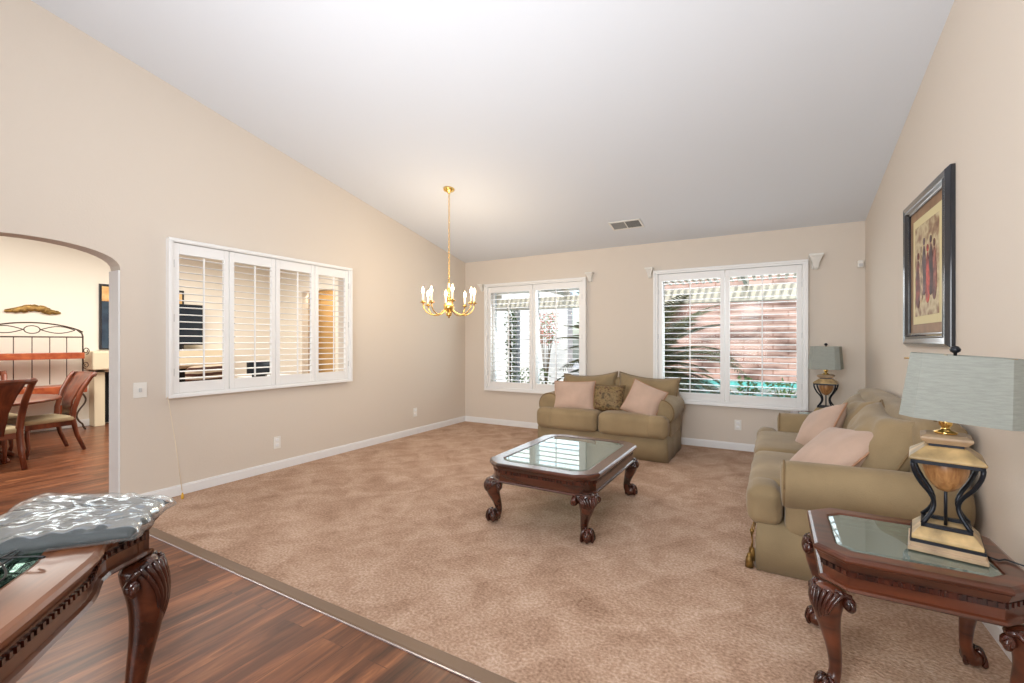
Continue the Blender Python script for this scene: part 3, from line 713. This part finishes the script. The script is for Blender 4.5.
# long sofa along the right wall
sf = thing('sofa', (.335, 3.80, 0), R(-90), 'long olive tan rolled-arm sofa against the right wall', 'sofa')
sofa(sf, 2.14, .92, 2, .128, .595, .438, .82, .20, .25)
back_cushion(sf, .46, .20, .635, .88, .48, .24, R(62), R(4), 11, sag=.05, wr=.035)
back_cushion(sf, -.44, .22, .63, .82, .46, .22, R(66), R(-2), 17, sag=.05, wr=.03)
for sx in (1,):
    t = MB(); x = sx*(1.07-.07)
    t.tube([(x, -.425, .25), (x+.006, -.440, .20), (x, -.432, .14), (x+.004, -.444, .09)], .004, 6)
    t.sphere((x, -.434, .20), .012); t.lathe([(.004, .08), (.013, .07), (.012, .062), (.017, .055), (.022, .004)], (x+.004, -.447, 0), 12)
    t.build('tassel', M['gold_dull'], sf)
    t = MB(); x = sx*(1.07-.09); t.tube([(x, -.418, .24), (x+.006, -.435, .17), (x+.002, -.432, .11)], .004, 6); t.lathe([(.004, .11), (.013, .10), (.020, .035)], (x+.002, -.436, 0), 12); t.build('tassel', M['gold_dull'], sf)
# throw pillows (free objects)
def throw(name, loc, w_, h_, T, rx, rz, tip, m1, m2, label, seed, group=None):
    r = thing(name, loc, rz, label, 'pillow', group)
    back_cushion(r, 0, 0, 0, w_, h_, T, rx, 0, seed, m1, m2, 'pillow_cover', .07, 0, tip, .01)
throw('throw_pillow', (-2.0, 4.93, .595), .50, .36, .14, R(74), R(4), R(2), M['pink'], M['pinkwelt'], 'dusty pink square pillow at the left end of the loveseat', 3, 'pink throw pillows')
throw('throw_pillow', (-1.615, 4.99, .585), .38, .32, .13, R(72), R(2), 0, M['brocade'], M['welt'], 'small dark brocade patterned pillow in the middle of the loveseat', 5)
throw('throw_pillow', (-1.20, 4.92, .595), .40, .37, .14, R(70), R(-6), R(-20), M['pink'], M['pinkwelt'], 'tilted dusty pink pillow at the right end of the loveseat', 8, 'pink throw pillows')
throw('throw_pillow', (.30, 4.10, .565), .44, .40, .15, R(60), R(-78), R(20), M['pink'], M['pinkwelt'], 'dusty pink pillow on the far seat of the long sofa', 12, 'pink throw pillows')
throw('throw_pillow', (.30, 3.26, .560), .56, .44, .15, R(42), R(-76), R(10), M['pink'], M['pinkwelt'], 'larger dusty pink pillow slumped on the near seat of the long sofa', 14, 'pink throw pillows')

# ================================================================ LAMPS
def sq(h, z, rz=0): return [(h, h, z), (-h, h, z), (-h, -h, z), (h, -h, z)]
def lamp(loc, rz, label, tilt=0, shift=0):
    L = thing('table_lamp', loc, rz, label, 'lamp', None)
    m = MB().loft([sq(.098, .001), sq(.098, .014), sq(.092, .016), sq(.092, .030)], smooth=False).build('base_plate', M['lampcap'], L, bevel=.002)
    MB().loft([sq(.0925, .030), sq(.0925, .040)]).build('black_band', M['iron'], L)
    MB().loft([sq(.088, .040), sq(.088, .052), sq(.066, .078), sq(.062, .080)]).build('base_block', M['lampstone'], L, bevel=.002)
    f = MB()
    for a in range(4):
        f.box((cos(a*pi/2)*.058, sin(a*pi/2)*.058, .086), (.012, .128, .012), a*pi/2)
    zt = .303
    for sx in (-1, 1):
        for sy in (-1, 1):
            P = []
            for i in range(15):
                q = i/14; z = .09+q*(zt-.09)
                k = .060-.030*sin(pi*min(1, q/.62))**1.0*(q < .62)+(0 if q < .62 else .026*(sin((q-.62)/.38*pi/2)))
                P.append((sx*k, sy*k, z))
            f.tube(P, .0068, 8)
    for a in range(4): f.box((cos(a*pi/2)*.085, sin(a*pi/2)*.085, zt+.004), (.012, .182, .012), a*pi/2)
    f.tube([(0, 0, .08), (0, 0, .24)], .005, 8)
    f.build('iron_frame', M['iron'], L)
    MB().lathe([(.006, .198), (.022, .204), (.038, .220), (.052, .244), (.060, .272), (.062, .296), (.058, zt)], n=28).build('urn', M['rib_wood'], L)
    MB().loft([sq(.094, zt+.010), sq(.096, zt+.016), sq(.092, zt+.022), sq(.055, zt+.052), sq(.048, zt+.055)]).build('upper_cap', M['lampstone'], L, bevel=.002)
    MB().loft([sq(.044, zt+.055), sq(.044, zt+.064)]).build('black_band', M['iron'], L)
    MB().loft([sq(.052, zt+.064), sq(.066, zt+.080), sq(.066, zt+.088), sq(.05, zt+.096)]).build('neck_block', M['lampcap'], L, bevel=.002)
    z1x = .672
    MB().lathe([(.030, zt+.096), (.032, zt+.102), (.014, zt+.108), (.011, zt+.118), (.018, zt+.126), (.018, zt+.148), (.009, zt+.156), (.006, z1x)], n=16).build('brass_neck', M['brass'], L)
    # clipped-corner shade, open above and below
    def rg(a, b, c, z, o=0): return z3(chamf(a, b, c, o, 1), z)
    z0, z1 = .453, .670
    sh = MB(); sh.M = Matrix.Translation((shift, 0, z0)) @ Matrix.Rotation(tilt, 4, 'Y') @ Matrix.Translation((0, 0, -z0)); sh.loft([rg(.152, .130, .038, z0), rg(.137, .114, .033, z1), rg(.137, .114, .033, z1, .003), rg(.152, .130, .038, z0, .003)], loop=True, cap=False).build('lamp_shade', M['shade'], L)
    f = MB()
    for a, b in (((-.139+shift, 0), (.139+shift, 0)), ((shift, -.111), (shift, .111))): f.tube([(a[0], a[1], z1-.012), (b[0], b[1], z1-.012)], .0025, 6)
    f.build('shade_spider', M['brass'], L)
    MB().lathe([(.004, z1-.014), (.005, z1+.008), (.013, z1+.013), (.015, z1+.021), (.009, z1+.031), (.003, z1+.033)], (shift*.8, 0, 0), n=14).build('finial', M['iron'], L)
    return L
lamp((.520, 2.12, .512), R(-12), 'large grey-shaded lamp with iron hourglass frame on the nearest end table', R(4), .03)
lamp((.445, 5.34, .512), R(78), 'grey-shaded iron-framed lamp in the back corner beside the right window')
c_ = MB().tube([(.60, 2.11, .516), (.64, 2.08, .515), (.66, 2.10, .515), (.70, 2.06, .516), (.735, 2.03, .48), (.765, 1.99, .2), (.78, 1.96, .02)], .003, 6).build('lamp_cord', M['iron'])
tag(c_, 'thin dark cord trailing from the near lamp over the end table', 'cord')

# ================================================================ CHANDELIER
cx, cy = -2.961, 3.828; ctop = cz(cy)
ch = thing('chandelier', (cx, cy, 1.48), 0, 'polished brass candle chandelier hanging from the sloped ceiling', 'chandelier')
T = ctop-1.48
MB().lathe([(.060, T+.012), (.060, T-.012), (.045, T-.026), (.018, T-.036), (.010, T-.05)], n=20).build('canopy', M['brass'], ch)
m = MB(); zc = .60; k = 0; z = T-.05
while z > .40:
    a = k % 2*pi/2; P = [(cos(a)*.008*cos(q), sin(a)*.008*cos(q), z-.014+.017*sin(q)) for q in [2*pi*i/10 for i in range(11)]]
    m.tube(P, .0026, 5, cap=False); z -= .028; k += 1
m.build('chain', M['brass'], ch)
MB().lathe([(.004, -.004), (.012, .0), (.008, .012), (.026, .022), (.032, .035), (.016, .05), (.020, .06), (.050, .085), (.058, .11), (.050, .135), (.022, .155), (.016, .17), (.026, .185), (.028, .20), (.014, .225), (.010, .26), (.018, .29), (.020, .305), (.008, .33), (.006, .42)], n=24).build('central_column', M['brass'], ch)
for k in range(8):
    a = 2*pi*k/8; rr = .285 if k % 2 == 0 else .27; zc = .135 if k % 2 == 0 else .15
    P = []
    for q, z in ((.028, .09), (.06, .075), (.10, .045), (.15, .028), (.20, .030), (.245, .055), (.275, .095), (.285, zc)): P.append((cos(a)*q*rr/.285, sin(a)*q*rr/.285, z))
    ao = MB().tube(P, .0055, 8).build('arm', M['brass'], ch)
    p = (cos(a)*rr, sin(a)*rr, zc)
    MB().lathe([(.006, -.004), (.030, .004), (.034, .010), (.014, .012), (.014, .026)], p, 14).build('candle_cup', M['brass'], ao)
    MB().lathe([(.0105, .02), (.0105, .10)], p, 12).build('candle_sleeve', M['candle'], ao)
    MB().lathe([(.006, .10), (.013, .115), (.015, .13), (.010, .15), (.002, .172)], p, 12).build('flame_bulb', M['bulb'], ao)
light('chandelier_glow', 'POINT', (cx, cy, 1.85), 13, (1, .82, .6), .25)

# ================================================================ RIGHT WALL PICTURE
pc = thing('framed_picture', (XR, 3.577, 1.668), R(90), 'large glossy black framed picture with cream mat on the right wall', 'picture')
# local x along wall (+x -> +y world), local -y... room side is +y after rotation
def rect(w_, h_, y): return [(-w_/2, y, -h_/2), (w_/2, y, -h_/2), (w_/2, y, h_/2), (-w_/2, y, h_/2)]
W_, H_ = .90, .94
prof = [(0, 0), (0, .02), (.02, .040), (.05, .034), (.06, .040), (.075, .022), (.085, .022), (.085, .012), (.085, 0)]
MB().loft([rect(W_-2*o, H_-2*o, d) for o, d in prof], loop=True, cap=False, smooth=False).build('frame', M['frame'], pc, bevel=.003)
def slab(w_, h_, y0, y1, name, m, p, x=0, z=0):
    return MB().box((x, (y0+y1)/2, z), (w_, y1-y0, h_)).build(name, m, p)
slab(W_-.165, H_-.165, .004, .010, 'bronze_mat', M['gold_mat'], pc)
slab(W_-.32, H_-.28, .010, .013, 'cream_mat', M['cream_mat'], pc)
slab(W_-.42, H_-.38, .013, .015, 'art_print', art_mat('abstract_art', [(96, 62, 48), (150, 116, 84), (206, 190, 150), (170, 140, 110), (112, 60, 50)], 7, 1), pc)
figs = [(-.20, .01, (120, 70, 56)), (-.12, .04, (70, 44, 44)), (-.04, .0, (150, 60, 48)), (.05, .05, (92, 70, 72)), (.13, .01, (176, 150, 120)), (.21, -.02, (110, 52, 40))]
for i, (x, z, c) in enumerate(figs):
    x *= .8
    m = MB(); P = []
    for j in range(20):
        q = 2*pi*j/20; hh = .17 if sin(q) < 0 else .13; P.append((x+.038*cos(q)*(1.15-.45*sin(q)), z-.04+hh*sin(q)))
    m.wallpoly(P, [], lambda a, b, k: (a, .0145+k, b), .0022+.0002*i)
    m.wallpoly([(x+.018*cos(2*pi*j/12), z+.115+.022*sin(2*pi*j/12)) for j in range(12)], [], lambda a, b, k: (a, .0145+k, b), .003)
    m.build('painted_shape', art_mat('paint_%d' % i, [tuple(int(v*.6) for v in c), c, tuple(min(255, int(v*1.5)) for v in c)], 16, i), pc)
pc.rotation_euler = (0, 0, R(90))

# ================================================================ DINING / FAMILY ROOM FURNITURE
def dining_chair(x, y, rz, label):
    """faces local -y"""
    r = thing('dining_chair', (x, y, 0), rz, label, 'chair', 'dining chairs around the round table')
    MB().rbox((0, -.01, .372), (.43, .42, .055), .02, (0, 0, .012), 10).build('seat_cushion', M['upholst'], r)
    f = MB(); f.loft([[(-.215, -.21, z), (.215, -.21, z), (.195, .20, z), (-.195, .20, z)] for z in (.295, .35)]); f.build('seat_frame', M['dining'], r, bevel=.004)
    for sx in (-1, 1):
        MB().tube([(sx*.19, -.18, .32), (sx*.19, -.185, .22), (sx*.19, -.175, .10), (sx*.195, -.195, .001)], [.024, .021, .016, .017], 8).build('leg', M['dining'], r)
        MB().tube([(sx*.19, .29, .001), (sx*.185, .225, .18), (sx*.182, .19, .36), (sx*.19, .20, .48), (sx*.205, .25, .66), (sx*.225, .33, .82), (sx*.232, .37, .865)], [.018, .021, .025, .024, .023, .022, .022], 8, flat=1.3).build('back_post', M['dining'], r)
    P = [(.19, .33), (.212, .56), (.262, .70), (.335, .82), (.368, .86)]
    m = MB(); V = []; k = 9
    rg = []
    for y_, z_ in P:
        hw = .075+.115*(max(0, z_-.33)/.53)**1.6
        rg.append([(hw*(-1+2*i/k), y_+.012*(1-(2*i/k-1)**2), z_) for i in range(k+1)]+[(hw*(1-2*i/k), y_+.014+.012*(1-(2*i/k-1)**2), z_) for i in range(k+1)])
    m.loft(rg, smooth=True); m.build('back_splat', M['dining'], r)
    m = MB(); m.loft([[(sx*.235, .35+dy, .825), (sx*.235, .378+dy, .825), (sx*.235, .392+dy, .875), (sx*.235, .366+dy, .875)] for sx, dy in ((-1, 0), (-.5, .014), (0, .018), (.5, .014), (1, 0))], smooth=True); m.build('top_rail', M['dining'], r)
    return r
dining_chair(-6.98, 1.77, 0, 'red-brown dining chair at right of the dining table seen through archway').rotation_euler = (0, 0, R(6))
dining_chair(-6.50, 1.25, 0, 'nearest red-brown dining chair at the left edge, high back towards the camera').rotation_euler = (0, 0, R(-86))
dining_chair(-7.62, 1.50, 0, 'far dining chair of which only the top shows behind the dining table').rotation_euler = (0, 0, R(95))
dt = thing('dining_table', (-6.98, 1.31, -.02), 0, 'round brown pedestal dining table beyond the archway', 'table')
MB().lathe([(.52, .612), (.58, .62), (.60, .632), (.60, .645), (.59, .65)], n=48).build('table_top', M['dining'], dt, bevel=0)
MB().lathe([(.05, .02), (.13, .05), (.09, .12), (.05, .18), (.07, .28), (.10, .36), (.06, .46), (.10, .56), (.30, .61)], n=20).build('pedestal', M['dining'], dt)
for a in range(4):
    q = a*pi/2+.5; MB().tube([(cos(q)*.05, sin(q)*.05, .13), (cos(q)*.18, sin(q)*.18, .10), (cos(q)*.30, sin(q)*.30, .03)], [.035, .03, .028], 8).build('foot', M['dining'], dt)

# baker's rack against the far wall; local x along +y world
rk = thing('bakers_rack', (FX+.20, 2.14, 0), R(90), "wrought iron baker's rack with orange wood shelves beyond the archway", 'shelf rack')
hw = .50; it = MB()
def tb(P, r=.009): it.tube(P, r, 7)
for sx in (-1, 1):
    tb([(sx*hw, .16, .62), (sx*hw, .16, 1.30), (sx*(hw-.01), .16, 1.34), (sx*(hw-.06), .16, 1.39)])
tb([(-hw, .16, 1.29), (hw, .16, 1.29)]); 
tb([(hw*(-1+2*i/20), .16, 1.36+.115*(1-(1-2*i/20)**2)**.8) for i in range(21)])
for i in range(1, 6): tb([(-hw+2*hw*i/6, .16, .66), (-hw+2*hw*i/6, .16, 1.29)], .005)
tb([(.075*cos(q), .16, 1.385+.05*sin(q)) for q in [2*pi*i/18 for i in range(19)]], .006)
for sx in (-1, 1):
    tb([(sx*(.08+.34*i/10), .16, 1.385+.045*sin(pi*i/10)) for i in range(11)], .006); tb([(sx*(.08+.34*i/10), .16, 1.385-.045*sin(pi*i/10)) for i in range(11)], .006)
    for z, s_ in ((1.10, 1), (.90, -1)):
        tb([(sx*(hw+.035+(.038*(1-i/22*.7))*cos(-pi/2+s_*i*.42)), .16, z+.06*s_*0+(.05*(1-i/22*.7))*sin(-pi/2+s_*i*.42)) for i in range(22)], .006)
it.build('iron_frame', M['rust_iron'], rk)
MB().box((0, .07, 1.035), (2*hw+.02, .26, .085)).build('shelf', M['rack_wood'], rk, bevel=.005)
MB().box((0, .0, .575), (2*hw+.08, .38, .10)).build('counter', M['rack_wood'], rk, bevel=.006)
for sx in (-1, 1):
    for y_ in (-.16, .15):
        MB().tube([(sx*(hw-.02+.055*sin(2*pi*min(1, i/17))*(1 if i < 9 else .8)+.05*(i/20)**6), y_, .53-.525*i/20) for i in range(21)], .011, 8).build('leg', M['rust_iron'], rk)
MB().box((0, 0, .20), (2*hw-.1, .3, .02)).build('lower_shelf', M['rack_wood'], rk, bevel=.004)
rk.rotation_euler = (0, 0, R(-90)); rk.location = (FX+.21, 2.02, 0)
o = MB().rbox((0, 0, 0), (.10, .10, .14), .02, n=6).build('storage_jar', M['rack_wood']); o.location = (FX+.2, 2.38, .283)
tag(o, "small amber jar on the lower shelf of the baker's rack", 'jar')
# gilded wall ornament
m = MB(); random.seed(3)
for i in range(26):
    q = -1+2*i/25; h = .055*(1-q*q)+.012
    m.sphere((random.uniform(-.006, .006), q*.25, .028*cos(q*3.2)+random.uniform(-.012, .012)), .016+h*.35, 8, (.5, 1.3, .8+random.random()*.5))
m.tube([(0, -.27, -.01), (0, -.15, .02), (0, 0, .045), (0, .15, .015), (0, .27, -.02)], [.004, .012, .018, .012, .004], 8)
o = m.build('wall_ornament', M['gold_dull']); o.location = (FX+.022, 2.12, 1.655); tag(o, "gilded carved wall ornament above the baker's rack", 'ornament')
# fireplace with mantel
fp = thing('fireplace', (FX+.0, 3.6, 0), 0, 'pale stone fireplace with thick mantel just inside the archway edge', 'fireplace')
m = MB(); m.box((.10, -.84, .41), (.2, .12, .82)).box((.10, .84, .41), (.2, .12, .82)).box((.10, 0, .80), (.2, 1.8, .04)).box((.10, -.6, .41), (.19, .02, .8)); m.build('surround', M['mantel'], fp, bevel=.005)
MB().box((.015, 0, .40), (.02, 1.55, .76)).build('firebox', M['firebox'], fp)
MB().box((.16, 0, .955), (.32, 1.92, .27)).build('mantel_shelf', M['mantel'], fp, bevel=.02)
# painting and television above the mantel
pn = thing('wall_painting', (FX+.001, 3.37, 1.60), 0, 'tall painting with orange top and navy lower part above the mantel', 'picture')
MB().box((.012, 0, 0), (.024, 1.12, .98)).build('frame', M['frame'], pn); MB().box((.026, 0, -.12), (.006, 1.06, .70)).build('navy_field', art_mat('navy_paint', [(26, 40, 60), (46, 66, 84), (30, 48, 62)], 5, 2), pn); MB().box((.026, 0, .345), (.006, 1.06, .22)).build('orange_field', art_mat('orange_paint', [(196, 130, 66), (228, 190, 130), (214, 160, 96)], 6, 5), pn)
tv = thing('television', (FX+.16, 3.66, 1.092), 0, 'flat dark television on the mantel, seen through the left shutter louvers', 'television')
MB().box((0, 0, .42), (.04, .98, .68)).build('housing', M['black'], tv, bevel=.005); MB().box((.022, 0, .42), (.003, .94, .64)).build('screen', M['screen'], tv); MB().box((0, 0, .04), (.12, .3, .08)).build('stand', M['black'], tv)
# striped armchair and small side unit, glimpsed through the shutter
ac = thing('armchair', (-5.62, 2.55, 0), R(-60), 'brown striped armchair glimpsed through the lower louvers of left wall shutter', 'armchair')
MB().rbox((0, 0, .25), (.62, .60, .30), .06, n=8).build('base', M['stripe'], ac); MB().rbox((0, .26, .66), (.58, .16, .62), .07, n=8).build('backrest', M['stripe'], ac)
for sx in (-1, 1): MB().rbox((sx*.33, 0, .36), (.14, .62, .42), .06, n=8).build('arm', M['stripe'], ac)
MB().rbox((0, -.04, .44), (.50, .50, .12), .05, n=8).build('seat_cushion', M['stripe'], ac)
for sx in (-1, 1):
    for sy in (-1, 1): MB().lathe([(.018, 0), (.024, .12)], (sx*.25, sy*.24, 0), 10).build('leg', M['dining'], ac)
su = thing('side_cabinet', (-5.08, 3.24, 0), 0, 'low white cabinet behind the second panel of the left wall shutter', 'cabinet')
MB().box((0, 0, .42), (.5, .5, .76)).build('body', M['trim'], su, bevel=.006); MB().box((0, 0, .81), (.54, .54, .03)).build('cabinet_top', M['trim'], su, bevel=.004); MB().box((0, 0, .025), (.44, .44, .05)).build('plinth', M['trim'], su)
md = thing('desktop_monitor', (-5.13, 3.10, .826), R(48), 'small black screen standing on the white cabinet behind the shutter', 'screen')
MB().box((0, 0, .10), (.26, .03, .15)).build('housing', M['black'], md, bevel=.004); MB().box((0, -.017, .10), (.235, .003, .125)).build('screen', M['screen'], md); MB().box((0, 0, .012), (.14, .1, .024)).build('stand', M['black'], md)
# recessed ceiling lights in the family room
for i, (x, y, lb) in enumerate(((-7.6, 4.55, 'round recessed ceiling light beyond the second shutter panel'), (-6.4, 4.9, 'round recessed ceiling light beyond the third shutter panel'))):
    d = thing('recessed_light', (x, y, 2.95), 0, lb, 'ceiling light', 'recessed lights in the family room')
    MB().lathe([(.085, -.001), (.095, -.004), (.085, -.010), (.07, -.010)], n=24).build('trim_ring', M['trim'], d)
    MB().lathe([(.068, -.0102), (.060, -.013)], n=20).build('lens', M['bulb'], d)

# ================================================================ OUTSIDE
struct(MB().box((0, 8.1, -.12), (26, 4.5, .1)), 'trim_patio_slab', M['patio'])
tag(MB().box((0, 22, -.22), (60, 24, .1)).build('garden_ground', M['patio']), kind='structure')
wl = MB().box((1.2, 14.2, 1.6), (13, .5, 3.5)); o = wl.build('garden_wall', M['rock']); tag(o, 'reddish sunlit block retaining wall beyond the pool', 'wall')
wl = MB().box((-9.2, 13.0, 1.3), (7.6, .4, 2.9)); o = wl.build('garden_wall', M['patio_white']); tag(o, 'bright white garden wall seen through the left back window', 'wall')
pw_ = thing('swimming_pool', (1.0, 11.4, 0), 0, 'turquoise pool edge seen through the bottom of right back window', 'pool')
m = MB().loft([z3(chamf(3.6, 1.6, .5, 0, 5), -.1), z3(chamf(3.6, 1.6, .5, 0, 5), .22), z3(chamf(3.6, 1.6, .5, .25, 5), .22), z3(chamf(3.6, 1.6, .5, .25, 5), -.1)], loop=True, cap=False)
m.build('pool_rim', M['pool_tile'], pw_); MB().loft([z3(chamf(3.6, 1.6, .5, .25, 5), -.05), z3(chamf(3.6, 1.6, .5, .25, 5), .15)]).build('water', M['pool'], pw_)
# patio cover: posts, beam and rafters
pv = thing('patio_cover', (-1.5, 7.75, -.07), 0, 'cream patio cover with beam and rafters outside the back windows', 'patio cover')
MB().box((1.2, 1.25, 2.14), (11, .14, .26)).build('beam', M['stucco'], pv, bevel=.01)
for i in range(7):
    MB().box((-4+i*1.7, -.18, 2.33), (.06, 2.98, .12), 0).build('rafter', M['stucco'], pv)
m = MB()
for i in range(93): m.box((-4.3+i*.12, -.1, 2.405), (.05, 3.1, .03))
for k in range(3): m.box((1.2, -1.3+k*1.2, 2.43), (11.1, .04, .03))
m.build('roof_lattice', M['stucco'], pv)
for x in (-3.55, 5.6): MB().box((x, 1.25, 1.0), (.13, .13, 2.0)).build('post', M['patio_white'], pv, bevel=.01)
# palm between the two windows
pt = thing('palm_tree', (-2.08, 8.05, -.07), 0, 'low feathery palm outside, between the two back windows', 'palm')
MB().lathe([(.16, 0), (.20, .08), (.17, .2), (.19, .3), (.15, .42), (.17, .5), (.12, .62)], n=14).build('trunk', M['palm_trunk'], pt)
random.seed(21); m = MB()
for k in range(110):
    az = 2*pi*k*.381966+random.uniform(-.1, .1); el = R(random.uniform(8, 84)); L = random.uniform(1.3, 2.25)*(1-.22*max(0, -sin(az)))
    d = Vector((cos(az), sin(az), 0)); sp = []; v = Vector((0, 0, .62)); dirn = d*cos(el)+Vector((0, 0, sin(el)))
    for i in range(15):
        sp.append(v.copy()); v += dirn*(L/14); dirn = (dirn+Vector((0, 0, -.085*(1+.4*cos(el))))).normalized()
    m.tube(sp, [.011*(1-i/16) for i in range(15)], 5)
    for i in range(2, 15):
        for q_ in (0, .33, .67):
            if i == 14 and q_: continue
            p = sp[i] if not q_ else sp[i].lerp(sp[min(i+1, 14)], q_)
            tn = (sp[i]-sp[i-1]).normalized(); sd = tn.cross(Vector((0, 0, 1))).normalized() if abs(tn.z) < .99 else Vector((1, 0, 0))
            ll = .36*sin(pi*(.12+.86*i/15))+.03
            for sg in (-1, 1):
                tip = p+(sd*sg*.95+tn*.5+Vector((0, 0, -.15))).normalized()*ll; wv_ = tn*.011
                n_ = len(m.v); m.v += [tuple(p-wv_), tuple(p+wv_), tuple(tip), tuple((p+tip)/2+tn*.012+Vector((0, 0, .01)))]; m.f += [[n_, n_+1, n_+3], [n_, n_+3, n_+2]]; m.sm += [False, False]
m.build('fronds', M['palm_leaf'], pt, weld=False)
def shrub(x, y, z, rad, h, n, label, red=0, seed=1, lo=0, m1='leaf', cat='shrub', group=None):
    random.seed(seed); r = thing('garden_shrub', (x, y, z), 0, label, cat, group)
    st_ = MB(); lf = MB(); bl = MB()
    for k in range(max(5, n//60)):
        a = random.uniform(0, 2*pi); q = random.uniform(.2, 1)*rad; st_.tube([(0, 0, 0), (cos(a)*q*.5, sin(a)*q*.5, h*.5), (cos(a)*q, sin(a)*q, h*random.uniform(.7, 1))], [.012, .008, .004], 5)
    for k in range(n):
        a = random.uniform(0, 2*pi); q = rad*sqrt(random.random()); zz = h*(lo+(1-lo)*random.random()); p = Vector((cos(a)*q, sin(a)*q, zz)); d = Vector((random.gauss(0, 1), random.gauss(0, 1), random.gauss(0, .6))).normalized()
        s_ = random.uniform(.04, .075); e = d.orthogonal().normalized()*s_*.32; t_ = lf if k >= red else bl
        n_ = len(t_.v); t_.v += [tuple(p), tuple(p+d*s_*.5+e), tuple(p+d*s_), tuple(p+d*s_*.5-e)]; t_.f.append([n_, n_+1, n_+2, n_+3]); t_.sm.append(False)
    st_.build('stems', M['stem'], r); lf.build('foliage', M[m1], r, weld=False)
    if red: bl.build('blossoms', M['red'], r, weld=False)
shrub(-.35, 7.9, -.07, .16, .74, 260, 'thin leafy shrub at the bottom right of right back window, left one', seed=4)
shrub(.12, 8.0, -.07, .2, .70, 300, 'thin leafy shrub at the bottom right of right back window, right one', seed=5)
shrub(-5.05, 8.75, -.07, .12, 2.0, 420, 'green climbing vine around the white patio post, left back window', seed=6)
shrub(-4.3, 8.3, -.07, .35, .75, 380, 'low spreading shrub at the bottom of the left back window', seed=7)
shrub(-5.55, 11.6, -.17, .34, 2.2, 700, 'red flowering bush far outside the left back window', 440, seed=8, lo=.6)
